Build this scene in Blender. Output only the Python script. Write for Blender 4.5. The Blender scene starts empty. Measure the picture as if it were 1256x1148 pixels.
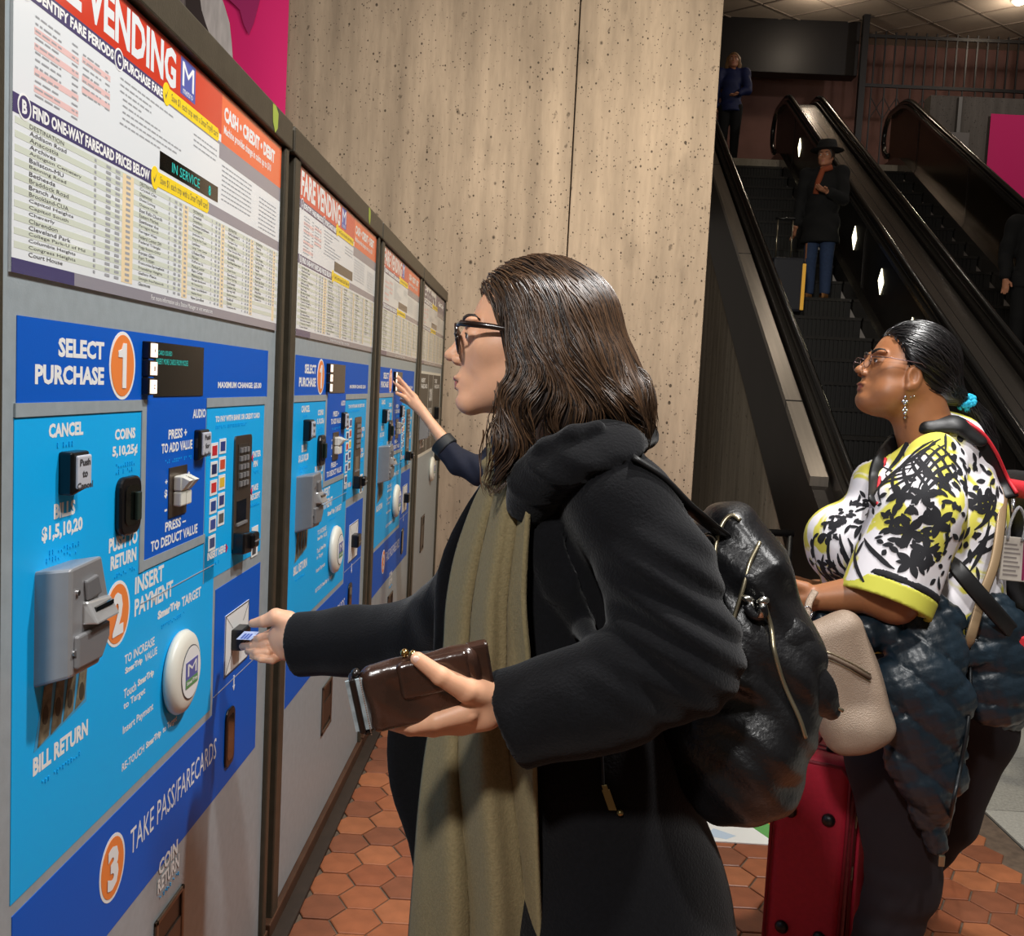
import bpy, bmesh, math, random
import numpy as np
from mathutils import Vector, Matrix
random.seed(7); RNG = np.random.default_rng(7)
SC = bpy.context.scene
COL = SC.collection

# ------------------------------------------------------------------ camera
FPX, CXP, CYP, EYE = 1200.0, 628.0, 574.0, 1.53
PSI, THE, RHO = -0.02085577, -0.08179886, 0.05
_f = Vector((math.sin(PSI)*math.cos(THE), math.cos(PSI)*math.cos(THE), math.sin(THE)))
_r = Vector((math.cos(PSI), -math.sin(PSI), 0)); _u = _r.cross(_f)
_r2 = _r*math.cos(RHO)+_u*math.sin(RHO); _u2 = _u*math.cos(RHO)-_r*math.sin(RHO)
cd = bpy.data.cameras.new('camera'); cam = bpy.data.objects.new('camera', cd); COL.objects.link(cam)
M = Matrix((_r2, _u2, -_f)).transposed().to_4x4(); M.translation = Vector((0, 0, EYE)); cam.matrix_world = M
cd.sensor_fit = 'HORIZONTAL'; cd.sensor_width = 36; cd.lens = 36*FPX/1256; cd.clip_start = .05; cd.clip_end = 100
SC.camera = cam
def at(px, py, y):
    """point of the place at depth y that the photograph shows at a pixel (used once, for measuring)"""
    d = _f+_r2*((px-CXP)/FPX)-_u2*((py-CYP)/FPX)
    p = Vector((0, 0, EYE))+d*(y/d.y)
    return np.array(p)

# ------------------------------------------------------------------ light, exposure
SC.view_settings.view_transform = 'Standard'; SC.view_settings.look = 'None'
SC.view_settings.gamma = 1; SC.view_settings.use_curve_mapping = False
SC.view_settings.exposure = 0.12
W = bpy.data.worlds.new('world'); SC.world = W; W.use_nodes = True
W.node_tree.nodes['Background'].inputs[0].default_value = (1.0, .86, .72, 1)
W.node_tree.nodes['Background'].inputs[1].default_value = .07
def lamp(name, loc, target, power, size, col=(1, .9, .78), shape='DISK', spread=math.pi):
    l = bpy.data.lights.new(name, 'AREA'); l.shape = shape; l.size = size; l.energy = power; l.color = col; l.spread = spread
    o = bpy.data.objects.new(name, l); COL.objects.link(o); o.location = loc
    o.rotation_euler = (Vector(target)-Vector(loc)).to_track_quat('-Z', 'Y').to_euler()
    return o
lamp('ceiling_lamp_key', (1.25, .6, 4.0), (-.1, 1.8, 1.0), 52, .22, (1, .98, .955))
lamp('ceiling_lamp_machines', (1.1, 2.05, 4.3), (-.6, 2.4, 1.0), 105, .2, (1, .98, .955))
lamp('ceiling_lamp_wall', (.8, 4.5, 3.75), (.25, 6.9, 1.5), 64, .4, (1, .92, .74))
lamp('ceiling_lamp_rear', (-.8, -1.3, 3.6), (.3, 1.6, 1.1), 92, .28, (1, .98, .955))
lamp('escalator_lamp_low', (3.6, 8.6, 6.6), (3.4, 8.8, 2.5), 7, .12, (1, .86, .7))
lamp('escalator_lamp_high', (3.6, 12.2, 8.4), (3.5, 12.0, 5.0), 6, .12, (1, .86, .7))
lamp('hall_lamp_right', (7.6, 10.2, 7.6), (6.6, 14.6, 5.0), 45, .3, (1, .9, .84))
for nm, x, pw in (('upper_hall_lamp_a', 4.12, 20), ('upper_hall_lamp_b', 7.08, 20)):
    l = bpy.data.lights.new(nm, 'POINT'); l.energy = pw; l.color = (1, .84, .66); l.shadow_soft_size = .09
    o = bpy.data.objects.new(nm, l); COL.objects.link(o); o.location = (x, 15.7, 7.55)

# ------------------------------------------------------------------ helpers
def lin(r, g=None, b=None):
    if g is None: r, g, b = r
    return tuple((c/255/12.92 if c/255 <= .04045 else ((c/255+.055)/1.055)**2.4) for c in (r, g, b))
MATS = {}
def mat(name, rgb, rough=.5, metal=0., spec=.5, var=0., vscale=8., bump=0., bscale=60., emit=0., coat=0., sheen=0., sss=0., stretch=(1, 1, 1), alpha=1., trans=0., detail=4., aniso=0.):
    if name in MATS: return MATS[name]
    m = bpy.data.materials.new(name); m.use_nodes = True; nt = m.node_tree; N = nt.nodes; Lk = nt.links
    b = N['Principled BSDF']; c = lin(rgb)
    b.inputs['Base Color'].default_value = (*c, 1); b.inputs['Roughness'].default_value = rough
    b.inputs['Metallic'].default_value = metal; b.inputs['Specular IOR Level'].default_value = spec
    if coat: b.inputs['Coat Weight'].default_value = coat; b.inputs['Coat Roughness'].default_value = .08
    if sheen: b.inputs['Sheen Weight'].default_value = sheen; b.inputs['Sheen Roughness'].default_value = .5
    if sss: b.inputs['Subsurface Weight'].default_value = sss; b.inputs['Subsurface Radius'].default_value = (.012, .005, .003)
    if trans: b.inputs['Transmission Weight'].default_value = trans
    if alpha < 1: b.inputs['Alpha'].default_value = alpha
    if aniso: b.inputs['Anisotropic'].default_value = aniso
    if emit: b.inputs['Emission Color'].default_value = (*c, 1); b.inputs['Emission Strength'].default_value = emit
    if var or bump:
        tc = N.new('ShaderNodeTexCoord'); mp = N.new('ShaderNodeMapping'); mp.inputs['Scale'].default_value = stretch
        Lk.new(tc.outputs['Object'], mp.inputs['Vector'])
    if var:
        n = N.new('ShaderNodeTexNoise'); n.inputs['Scale'].default_value = vscale; n.inputs['Detail'].default_value = detail
        Lk.new(mp.outputs[0], n.inputs['Vector'])
        r = N.new('ShaderNodeMapRange'); r.inputs[1].default_value = .3; r.inputs[2].default_value = .7
        r.inputs[3].default_value = 1-var; r.inputs[4].default_value = 1+var
        Lk.new(n.outputs['Fac'], r.inputs[0])
        mx = N.new('ShaderNodeMix'); mx.data_type = 'RGBA'; mx.blend_type = 'MULTIPLY'; mx.inputs['Factor'].default_value = 1
        mx.inputs['A'].default_value = (*c, 1); Lk.new(r.outputs[0], mx.inputs['B']); Lk.new(mx.outputs['Result'], b.inputs['Base Color'])
    if bump:
        n2 = N.new('ShaderNodeTexNoise'); n2.inputs['Scale'].default_value = bscale; n2.inputs['Detail'].default_value = 3
        Lk.new(mp.outputs[0], n2.inputs['Vector'])
        bp = N.new('ShaderNodeBump'); bp.inputs['Strength'].default_value = min(1, bump); bp.inputs['Distance'].default_value = .004
        Lk.new(n2.outputs['Fac'], bp.inputs['Height']); Lk.new(bp.outputs[0], b.inputs['Normal'])
    MATS[name] = m
    return m

class MB:
    def __init__(s): s.v = []; s.f = []; s.mi = []; s.cur = 0
    def add(s, vs, fs):
        o = len(s.v); s.v += [tuple(map(float, p)) for p in vs]; s.f += [tuple(i+o for i in f) for f in fs]; s.mi += [s.cur]*len(fs); return s
    def box(s, x0, x1, y0, y1, z0, z1):
        return s.add([(x, y, z) for x in (x0, x1) for y in (y0, y1) for z in (z0, z1)],
                     [(0, 1, 3, 2), (4, 6, 7, 5), (0, 4, 5, 1), (2, 3, 7, 6), (0, 2, 6, 4), (1, 5, 7, 3)])
    def quad(s, a, b, c, d): return s.add([a, b, c, d], [(0, 1, 2, 3)])
    def rect(s, w, u0, u1, v0, v1): return s.quad((w, u0, v0), (w, u1, v0), (w, u1, v1), (w, u0, v1))
    def polyx(s, pts, x0, x1):
        """outline in (y,z), extruded along x"""
        n = len(pts)
        s.add([(x0, *p) for p in pts]+[(x1, *p) for p in pts],
              [tuple(range(n))[::-1], tuple(range(n, 2*n))]+[(i, (i+1) % n, (i+1) % n+n, i+n) for i in range(n)]); return s
    def polyz(s, pts, z0, z1):
        n = len(pts)
        s.add([(*p, z0) for p in pts]+[(*p, z1) for p in pts],
              [tuple(range(n))[::-1], tuple(range(n, 2*n))]+[(i, (i+1) % n, (i+1) % n+n, i+n) for i in range(n)]); return s
    def tube(s, path, rad, seg=8, caps=True, flat=None, up=None):
        path = [np.array(p, float) for p in path]; n = len(path)
        if np.isscalar(rad): rad = [rad]*n
        t = [path[min(i+1, n-1)]-path[max(i-1, 0)] for i in range(n)]; t = [a/(np.linalg.norm(a)+1e-12) for a in t]
        ref = np.array(up if up is not None else ((0, 0, 1) if abs(t[0][2]) < .9 else (1, 0, 0)), float)
        vs = []; nn = None
        for i in range(n):
            if nn is None or up is not None: nn = ref-t[i]*(ref@t[i])
            else: nn = nn-t[i]*(nn@t[i])
            nn = nn/(np.linalg.norm(nn)+1e-12); bb = np.cross(t[i], nn)
            for k in range(seg):
                a = 2*math.pi*k/seg; ru = rad[i]*(flat if flat else 1)
                vs.append(path[i]+nn*math.cos(a)*ru+bb*math.sin(a)*rad[i])
        fs = [(i*seg+k, i*seg+(k+1) % seg, (i+1)*seg+(k+1) % seg, (i+1)*seg+k) for i in range(n-1) for k in range(seg)]
        if caps: fs += [tuple(range(seg))[::-1], tuple(range((n-1)*seg, n*seg))]
        return s.add(vs, fs)
    def lathe(s, prof, c=(0, 0, 0), axis=2, seg=20, sx=1., sy=1.):
        """prof: (radius, height); axis = height axis"""
        c = np.array(c, float); vs = []; n = len(prof)
        e = np.eye(3); A = e[axis]; U = e[(axis+1) % 3]; V = e[(axis+2) % 3]
        for r, h in prof:
            for k in range(seg):
                a = 2*math.pi*k/seg; vs.append(c+A*h+U*math.cos(a)*r*sx+V*math.sin(a)*r*sy)
        fs = [(i*seg+k, i*seg+(k+1) % seg, (i+1)*seg+(k+1) % seg, (i+1)*seg+k) for i in range(n-1) for k in range(seg)]
        fs += [tuple(range(seg))[::-1], tuple(range((n-1)*seg, n*seg))]
        return s.add(vs, fs)
    def ball(s, c, r, seg=12, rings=8):
        r = np.array([r]*3 if np.isscalar(r) else r, float)
        pts = [(math.sin(math.pi*i/rings), -math.cos(math.pi*i/rings)) for i in range(rings+1)]
        vs = []; fs = []
        for i, (a, h) in enumerate(pts):
            for k in range(seg):
                t = 2*math.pi*k/seg; vs.append(np.array(c)+r*np.array((a*math.cos(t), a*math.sin(t), h)))
        for i in range(rings):
            for k in range(seg): fs.append((i*seg+k, i*seg+(k+1) % seg, (i+1)*seg+(k+1) % seg, (i+1)*seg+k))
        return s.add(vs, fs)
    def xf(s, fn, start=0):
        s.v[start:] = [tuple(fn(np.array(p))) for p in s.v[start:]]; return s
    def mesh(s, name, mats, smooth=False):
        me = bpy.data.meshes.new(name); me.from_pydata(s.v, [], s.f)
        for m in (mats if isinstance(mats, (list, tuple)) else [mats]): me.materials.append(m)
        me.polygons.foreach_set('material_index', s.mi)
        if smooth: me.polygons.foreach_set('use_smooth', [True]*len(s.f))
        me.validate(); me.update(); return me
    def build(s, name, mats, parent=None, smooth=False, bevel=0, bseg=2):
        o = link(name, s.mesh(name, mats, smooth), parent)
        if bevel:
            md = o.modifiers.new('bevel', 'BEVEL'); md.width = bevel; md.segments = bseg; md.limit_method = 'ANGLE'; md.angle_limit = .6
        return o
def link(name, data, parent=None):
    o = bpy.data.objects.new(name, data); COL.objects.link(o)
    if parent is not None: o.parent = parent
    return o
def tag(o, label=None, cat=None, group=None, kind=None):
    if label: o['label'] = label
    if cat: o['category'] = cat
    if group: o['group'] = group
    if kind: o['kind'] = kind
    return o
def thing(name, label, cat, loc=(0, 0, 0), group=None):
    o = link(name, None); o.location = loc; o.empty_display_size = .05
    return tag(o, label, cat, group)
def part_of(o, parent):
    o.parent = parent
    o.matrix_parent_inverse = Matrix.Translation(-Vector(parent.location)); return o
def copy_tree(o, parent=None):
    c = o.copy(); COL.objects.link(c)
    if parent is not None: c.parent = parent
    for ch in o.children: copy_tree(ch, c)
    return c
_tc = {}
def text_mesh(body, bold=.0, spacing=1., line=1.):
    k = (body, bold, spacing, line)
    if k in _tc: return _tc[k]
    cu = bpy.data.curves.new('t', 'FONT'); cu.body = body; cu.resolution_u = 2; cu.offset = bold; cu.space_character = spacing; cu.space_line = line
    ob = bpy.data.objects.new('t', cu); me = bpy.data.meshes.new_from_object(ob)
    v = np.array([p.co[:2] for p in me.vertices]).reshape(-1, 2); f = [tuple(p.vertices) for p in me.polygons]
    bpy.data.objects.remove(ob); bpy.data.curves.remove(cu); bpy.data.meshes.remove(me)
    _tc[k] = (v, f); return _tc[k]
def put_text(mb, body, u0, u1, v0, v1, w, bold=.012, spacing=1., line=1.):
    """fit lettering into the box u0..u1 (along y), v0..v1 (along z), on the plane x = w"""
    v, f = text_mesh(body, bold+(.014 if bold > 0 else 0), spacing, line)
    if len(v) == 0: return mb
    a, b = v.min(0), v.max(0); t = (v-a)/np.maximum(b-a, 1e-6)
    return mb.add(np.c_[np.full(len(t), w), u0+t[:, 0]*(u1-u0), v0+t[:, 1]*(v1-v0)], f)

# ------------------------------------------------------------------ the setting
def concrete(name, rgb, holes=True, board=1.0):
    m = bpy.data.materials.new(name); m.use_nodes = True; nt = m.node_tree; N = nt.nodes; L = nt.links; b = N['Principled BSDF']
    b.inputs['Roughness'].default_value = .85; b.inputs['Specular IOR Level'].default_value = .2
    tc = N.new('ShaderNodeTexCoord')
    def noise(scale, st, det=5):
        mp = N.new('ShaderNodeMapping'); mp.inputs['Scale'].default_value = st; L.new(tc.outputs['Object'], mp.inputs[0])
        n = N.new('ShaderNodeTexNoise'); n.inputs['Scale'].default_value = scale; n.inputs['Detail'].default_value = det; L.new(mp.outputs[0], n.inputs['Vector']); return n.outputs['Fac']
    def rng(x, a, bb, c, d):
        r = N.new('ShaderNodeMapRange'); L.new(x, r.inputs[0])
        for i, q in enumerate((a, bb, c, d)): r.inputs[i+1].default_value = q
        return r.outputs[0]
    def mul(x, y):
        q = N.new('ShaderNodeMath'); q.operation = 'MULTIPLY'; L.new(x, q.inputs[0]); L.new(y, q.inputs[1]); return q.outputs[0]
    streak = rng(noise(7, (1, 1, .06)), .3, .7, .72, 1.16)          # board-form streaks run down the wall
    fine = rng(noise(45, (1, 1, .18)), .3, .7, .93, 1.06)
    blot = rng(noise(1.3, (1, 1, .7)), .3, .7, .86, 1.1)
    f = mul(mul(streak, fine), blot)
    f = mul(f, rng(noise(20, (1, 1, .7), 3), .66, .72, 1, .5)); f = mul(f, rng(noise(5, (1, 1, .35), 6), .62, .72, 1, .78))
    hf = None
    if holes:
        mpv = N.new('ShaderNodeMapping'); mpv.inputs['Scale'].default_value = (1, 1, .8); L.new(tc.outputs['Object'], mpv.inputs[0])
        for sc, r0 in ((6, .06), (14, .11), (30, .16), (60, .2)):
            v = N.new('ShaderNodeTexVoronoi'); v.inputs['Scale'].default_value = sc; L.new(mpv.outputs[0], v.inputs['Vector'])
            sel = rng(v.outputs['Color'], .0, 1., 0, 1)
            d = N.new('ShaderNodeMath'); d.operation = 'MULTIPLY'; L.new(v.outputs['Distance'], d.inputs[0]); d.inputs[1].default_value = 1
            sp = N.new('ShaderNodeSeparateColor'); L.new(v.outputs['Color'], sp.inputs[0])
            ad = N.new('ShaderNodeMath'); ad.operation = 'ADD'; L.new(d.outputs[0], ad.inputs[0])
            sub = rng(sp.outputs[0], .45, 1.0, 0, r0*1.3); neg = N.new('ShaderNodeMath'); neg.operation = 'SUBTRACT'; L.new(d.outputs[0], neg.inputs[0]); L.new(sub, neg.inputs[1])
            h = rng(neg.outputs[0], -.03, .02, .22, 1)
            f = mul(f, h); hf = h if hf is None else mul(hf, h)
    mx = N.new('ShaderNodeMix'); mx.data_type = 'RGBA'; mx.blend_type = 'MULTIPLY'; mx.inputs['Factor'].default_value = 1
    mx.inputs['A'].default_value = (*lin(rgb), 1); L.new(f, mx.inputs['B']); L.new(mx.outputs['Result'], b.inputs['Base Color'])
    bp = N.new('ShaderNodeBump'); bp.inputs['Strength'].default_value = .5; bp.inputs['Distance'].default_value = .01
    L.new(f, bp.inputs['Height']); L.new(bp.outputs[0], b.inputs['Normal'])
    return m
CONC = concrete('board_formed_concrete', (180, 160, 140)); CONC2 = concrete('smooth_concrete', (168, 158, 144), True)
def struct(name, mb, m, **k): return tag(mb.build(name, m, **k), kind='structure')

# floor: dark grout bed, hexagonal quarry tiles, granite border
GROUT = mat('grout', (96, 80, 66), .9, var=.25, vscale=30)
fl = struct('floor', MB().box(-6, 1.80, -4, 6.85, -.08, -.006).box(-6, 7.5, 6.85, 19, -.08, -.006), GROUT)
TILES = [mat('quarry_tile_%d' % i, c, .42, var=.16, vscale=14, bump=.12, bscale=70, spec=.45) for i, c in enumerate([(150, 88, 56), (140, 80, 52), (158, 96, 62), (128, 76, 52)])]
HR = .0765; HGAP = .0035
def hexpts(r): return [(r*math.cos(math.pi/3*k), r*math.sin(math.pi/3*k)) for k in range(6)]
hm = []
for tm in TILES:
    b = MB(); p0 = hexpts(HR-HGAP); p1 = hexpts(HR-HGAP-.003)
    b.add([(*p, -.006) for p in p0]+[(*p, -.002) for p in p0]+[(*p, 0) for p in p1],
          [(i, (i+1) % 6, (i+1) % 6+6, i+6) for i in range(6)]+[(i+6, (i+1) % 6+6, (i+1) % 6+12, i+12) for i in range(6)]+[(12, 13, 14, 15, 16, 17)])
    hm.append(b.mesh('tile', tm))
cells = []
for i in range(-20, 45):
    for j in range(-12, 60):
        x = -.55+i*HR*1.5; y = 1.0+(j+.5*(i % 2))*HR*math.sqrt(3)
        if -.60+HR*.4 < x < 1.80-HR*.85 and 0 < y < 6.7: cells.append((x, y))
def zone(c):
    x, y = c
    if x < .1 and 2.5 < y < 4.6: return y
    if x > .55 and 2.5 < y < 4.4: return y+.2
    return 10+y
cells.sort(key=zone)
for (x, y) in cells[:300]:
    t = link('tile', random.choice(hm), fl); t.location = (x, y, random.uniform(-.0012, .0008)); t.rotation_euler = (random.uniform(-.004, .004), random.uniform(-.004, .004), 0)
b = MB()
for (x, y) in cells[300:]:
    p0 = hexpts(HR-HGAP); b.add([(x+p[0], y+p[1], -.006) for p in p0]+[(x+p[0], y+p[1], 0) for p in p0], [(6, 7, 8, 9, 10, 11)]+[(i, (i+1) % 6, (i+1) % 6+6, i+6) for i in range(6)])
tag(b.build('tile_field', TILES[0], fl), kind='stuff')
GRAN = mat('granite', (150, 148, 140), .55, var=.25, vscale=90, spec=.4, detail=8)
gb = struct('floor_granite_border', MB().box(1.802, 7.5, -2, 6.85, -.08, -.004), mat('granite_joint', (70, 68, 64), .9))
sm = [MB().box(-.748, .748, -.298, .298, -.004, .001).mesh('slab', GRAN), MB().box(-.748, .748, -.298, .298, -.004, .001).mesh('slab', mat('granite_light', (166, 164, 156), .5, var=.2, vscale=110, detail=8))]
for i in range(2):
    for j in range(9):
        s = link('slab', sm[(i+j) % 2], gb); s.location = (1.804+.75+i*1.5, 1.6+j*.6, 0)
# concrete wall at the end of the machine row, three cast panels with open joints
wr = struct('wall_rear', MB().box(-6, 1.11, 6.93, 7.35, 0, 8.5), mat('joint_shadow_gap', (64, 56, 48), .95))
for k, (x0, x1) in enumerate(((-6, -2.35), (-2.345, .1585), (.1665, 1.125))):
    p = MB().box(x0, x1, 6.85, 7.37, 0, 8.5).build('panel', CONC, wr, bevel=.006)
wl = struct('wall_left', MB().box(-6.2, -6, -4, 6.9, 0, 8.5), CONC2)
# upper landing, ceiling and far walls
DARKW = mat('dim_wall', (118, 84, 76), .85, var=.12, vscale=3)
struct('floor_upper', MB().box(-4, 5.44, 14.55, 18, 4.75, 5.0).box(5.44, 12, 14.87, 18, 4.75, 5.0), CONC2)
struct('wall_far', MB().box(-4, 12, 17.9, 18.1, 5.0, 9), DARKW)
cl = struct('ceiling', MB().box(-4, 12, 13.0, 18.1, 7.85, 8.2), mat('ceiling_concrete', (168, 154, 140), .9, var=.1, vscale=2))
for k in range(9):
    for d in (1, -1):
        q = MB().box(-.012, .012, -3.4, 3.4, 7.835, 7.851); a = d*.9
        q.xf(lambda p: np.array((p[0]*math.cos(a)-p[1]*math.sin(a)+1.0+k*1.15, p[0]*math.sin(a)+p[1]*math.cos(a)+15.4, p[2])))
        q.build('rib', mat('ceiling_joint', (120, 108, 98), .9), cl)
db = MB().box(1.0, 5.06, 16.9, 17.2, 6.98, 7.86)
struct('trim_1', db, mat('dark_fascia', (20, 17, 17), .45, spec=.3), bevel=.01)
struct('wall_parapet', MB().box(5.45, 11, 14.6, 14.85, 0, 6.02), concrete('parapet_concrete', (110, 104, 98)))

# ceiling lamps of the upper hall
for i, x in enumerate((4.12, 7.08)):
    t = thing('downlight', ('small lit ceiling downlight above the escalator landing', 'small lit ceiling downlight at the upper right corner')[i], 'ceiling light', (x, 15.7, 7.85), 'downlights of the upper hall')
    MB().lathe([(.12, -.0), (.13, -.03), (.1, -.045)], seg=20).build('trim_ring', mat('white_enamel', (200, 196, 188), .4), t, True)
    MB().ball((0, 0, -.05), (.085, .085, .05), 16, 8).build('bulb', mat('lit_bulb', (255, 236, 205), .3, emit=9), t, True)

# steel gate and railing on the upper landing
BLK = mat('black_steel', (20, 18, 18), .45, metal=.3)
g = thing('security_fence', 'black vertical-bar steel fence on the upper landing', 'fence', (5.0, 16.6, 5.0))
for i in range(40):
    MB().box(-.012, .012, -.012, .012, 0 if i > 11 else 1.72, 2.6).build('bar', BLK, g).location = (.06+i*.165, 0, 0)
for z in (1.72, 2.5): MB().box(0, 6.6, -.02, .02, z, z+.05).build('rail', BLK, g)
for x in (0, 2.95): MB().box(x, x+.1, -.05, .05, 0, 2.85).build('post', BLK, g)
g2 = thing('folding_gate', 'black folding lattice gate under the bar fence', 'gate', (5.1, 16.55, 5.0))
for i in range(9):
    MB().box(-.01, .01, -.01, .01, 0, 1.7).build('bar', BLK, g2).location = (.1+i*.21, 0, 0)
for i in range(8):
    for z0, z1 in ((1.2, 1.55), (1.55, 1.2)):
        MB().tube([(.1+i*.21, 0, z0), (.31+i*.21, 0, z1)], .008, 6).build('lattice_strip', BLK, g2)

# ------------------------------------------------------------------ escalators
STEEL = mat('dark_stainless', (120, 114, 108), .22, metal=.9, var=.15, vscale=3, stretch=(6, .4, .4))
BRONZE = mat('bronze_panel', (84, 68, 48), .26, metal=.85, var=.2, vscale=2.5)
DKPAN = mat('dark_cladding', (40, 36, 34), .35, metal=.5, var=.25, vscale=2)
RUB = mat('handrail_rubber', (16, 15, 15), .16, spec=.7)
STEPM = mat('step_metal', (30, 27, 25), .5, metal=.5, var=.2, vscale=20); RISER = mat('step_riser', (18, 16, 15), .55, metal=.3)
EA = math.radians(-1.844); SLOPE = math.tan(math.radians(29.05)); S1 = 5.0/SLOPE
EO = np.array((1.92, 5.70, 0.))            # foot of the first handrail line
def prof(s, h):                            # handrail-parallel profile: flat, incline, flat
    r = .28
    if s < -r: z = 0
    elif s < r: z = SLOPE*(s+r)**2/(4*r)
    elif s < S1-r: z = SLOPE*s
    elif s < S1+r: z = SLOPE*S1-SLOPE*(S1+r-s)**2/(4*r)
    else: z = SLOPE*S1
    return z+h
SS = [-1.3, -.9]+list(np.linspace(-.45, .45, 7))+list(np.linspace(1, S1-1, 9))+list(np.linspace(S1-.45, S1+.45, 7))+[S1+.7]
def band(mb, x0, x1, h0, h1, ss=SS):
    n = len(ss); vs = []
    for s in ss: vs += [(x0, s, prof(s, h0)), (x1, s, prof(s, h0)), (x1, s, prof(s, h1)), (x0, s, prof(s, h1))]
    fs = [(i*4+k, i*4+(k+1) % 4, i*4+4+(k+1) % 4, i*4+4+k) for i in range(n-1) for k in range(4)]+[(3, 2, 1, 0), tuple(range(4*n-4, 4*n))]
    return mb.add(vs, fs)
def rail_path(x):
    p = [(x, s, prof(s, .95)) for s in SS]
    zt = SLOPE*S1+.95; zb = .95
    top = [(x, S1+.7+.32*math.sin(a), zt-.32+.32*math.cos(a)) for a in np.linspace(.3, math.pi, 9)]
    bot = [(x, -1.3-.32*math.sin(a), zb-.32+.32*math.cos(a)) for a in np.linspace(math.pi, .3, 9)]
    return bot+p+top
def escalator(x0, x1, label, panels, lights):
    t = thing('escalator', label, 'escalator', EO+np.array((0, 0, 0)), 'escalators'); t.rotation_euler = (0, 0, EA)
    for side, x, pm in ((-1, x0, panels[0]), (1, x1, panels[1])):
        bal = band(MB(), x-.035+side*.03, x+.035+side*.03, .02, .9).build('balustrade', pm, t, bevel=.0)
        MB().tube(rail_path(x), .045, 10, up=(1, 0, 0), flat=.8).build('handrail', RUB, t, True)
        band(MB(), x-.055, x+.055, .86, .905).build('handrail_guide', STEEL, t)
        band(MB(), min(x-side*.005, x-side*.09), max(x-side*.005, x-side*.09), -.06, .16).build('skirt', STEEL, t)
        for k in range(5):
            s = .8+k*1.9; band(MB(), x-side*.012-.003, x-side*.012+.003, .17, .86, [s, s+.008]).build('panel_joint', DKPAN, bal)
        if side == 1 and lights:
            LM = mat('lit_diamond', (255, 244, 205), .3, emit=4.5)
            for s in (8.0, 5.0, 3.97, 3.0):
                q = MB(); zc = prof(s, .52); e = .085
                q.polyx([(s-e, zc-.02), (s, zc-.125), (s+e, zc+.02), (s, zc+.125)], x-.009, x-.004); q.build('diamond_light', LM, bal)
    k = 0; d = .4
    stepm = MB().box(x0+.1, x1-.1, -.02, d, -.03, 0).mesh('step', STEPM); rism = MB().box(x0+.1, x1-.1, 0, .02, -.235, -.03)
    for i in range(24): rism.box(x0+.12+i*(x1-x0-.25)/24, x0+.12+(i+.5)*(x1-x0-.25)/24, -.012, .0, -.225, -.03)
    rism = rism.mesh('riser', RISER)
    n = int((S1+2.0)/d)
    for i in range(n):
        s = -1.0+i*d; z = round(prof(s+.1, 0), 3)
        o = link('step', stepm, t); o.location = (0, s, z)
        if .2 < s < S1+.4: r = link('riser', rism, o)
    band(MB(), x0+.1, x1-.1, -.9, -.32).build('truss', DKPAN, t)
    return t
e1 = escalator(0, 1.22, 'dark escalator with lit diamond lights carrying the man in the hat', (DKPAN, DKPAN), True)
e2 = escalator(1.66, 2.92, 'empty escalator with a bronze side panel at the right edge', (DKPAN, BRONZE), False)
dk = e1
band(MB(), 1.30, 1.58, .80, .86).build('divider_deck', STEEL, dk); band(MB(), 1.425, 1.43, .86, .862).build('deck_seam', DKPAN, dk)
band(MB(), 1.30, 1.58, -.3, .80).build('divider_core', DKPAN, dk)
sk = e1
s_lo = [-.35]+[q for q in SS if q > -.3]; s_st = [.42, .6]+[q for q in SS if q > .9]
band(MB(), -.20, -.085, .78, .84, s_st).build('deck_strip', mat('bright_stainless', (176, 168, 158), .3, metal=.9, var=.12, vscale=4, stretch=(8, .3, .3)), sk)
band(MB(), -.19, -.06, -.02, .78, s_lo).build('side_panel', DKPAN, sk)
for s in (1.25, 3.7, 6.2): band(MB(), -.202, -.085, .775, .843, [s, s+.01]).build('joint', DKPAN, sk)
b = MB(); n_ = [q for q in SS if q > -.3]; vs_ = []
for q in n_: vs_ += [(-.18, q, 0), (-.07, q, 0), (-.07, q, max(.01, prof(q, -.03))), (-.18, q, max(.01, prof(q, -.03)))]
b.add(vs_, [(i*4+k, i*4+(k+1) % 4, i*4+4+(k+1) % 4, i*4+4+k) for i in range(len(n_)-1) for k in range(4)]+[(3, 2, 1, 0), tuple(range(4*len(n_)-4, 4*len(n_)))])
wp = struct('wall_escalator', b, CONC2); wp.location = EO; wp.rotation_euler = (0, 0, EA)
rb = thing('barrier_rail', 'dark horizontal pipe rail between the wall and the escalator', 'railing', (1.13, 6.0, 0))
MB().tube([(-.02, .1, .71), (.52, .1, .71)], .022, 10).build('pipe', BLK, rb, True)
for x in (.0, .50): MB().tube([(x, .1, 0), (x, .1, .71)], .02, 8).build('post', BLK, rb, True)

# banners
PINK = mat('pink_cloth', (238, 26, 120), .7, sheen=.2); PINK2 = mat('pink_cloth_print', (172, 34, 104), .7)
def banner(name, label, x0, x1, z0, z1, y, prints):
    t = thing(name, label, 'banner', (x0, y, z0)); w = x1-x0; h = z1-z0; n = 40
    vs = []; fs = []
    for th in (0, .004):
        for i in range(n+1):
            for j in range(13):
                X = w*i/n; Z = h*j/12; vs.append((X, -.018*math.sin(X*9+Z*1.2)*(.3+.7*(1-j/12))+th, Z))
    for q in (0, (n+1)*13):
        fs += [(q+i*13+j, q+(i+1)*13+j, q+(i+1)*13+j+1, q+i*13+j+1) for i in range(n) for j in range(12)]
    MB().add(vs, fs).build('cloth', PINK, t, True)
    for m, outs in prints:
        for pts in outs:
            b = MB(); nn = len(pts); b.add([(p[0]*w, -.026, p[1]*h) for p in pts], [tuple(range(nn))]); b.build('print', m, t)
    return t
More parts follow.
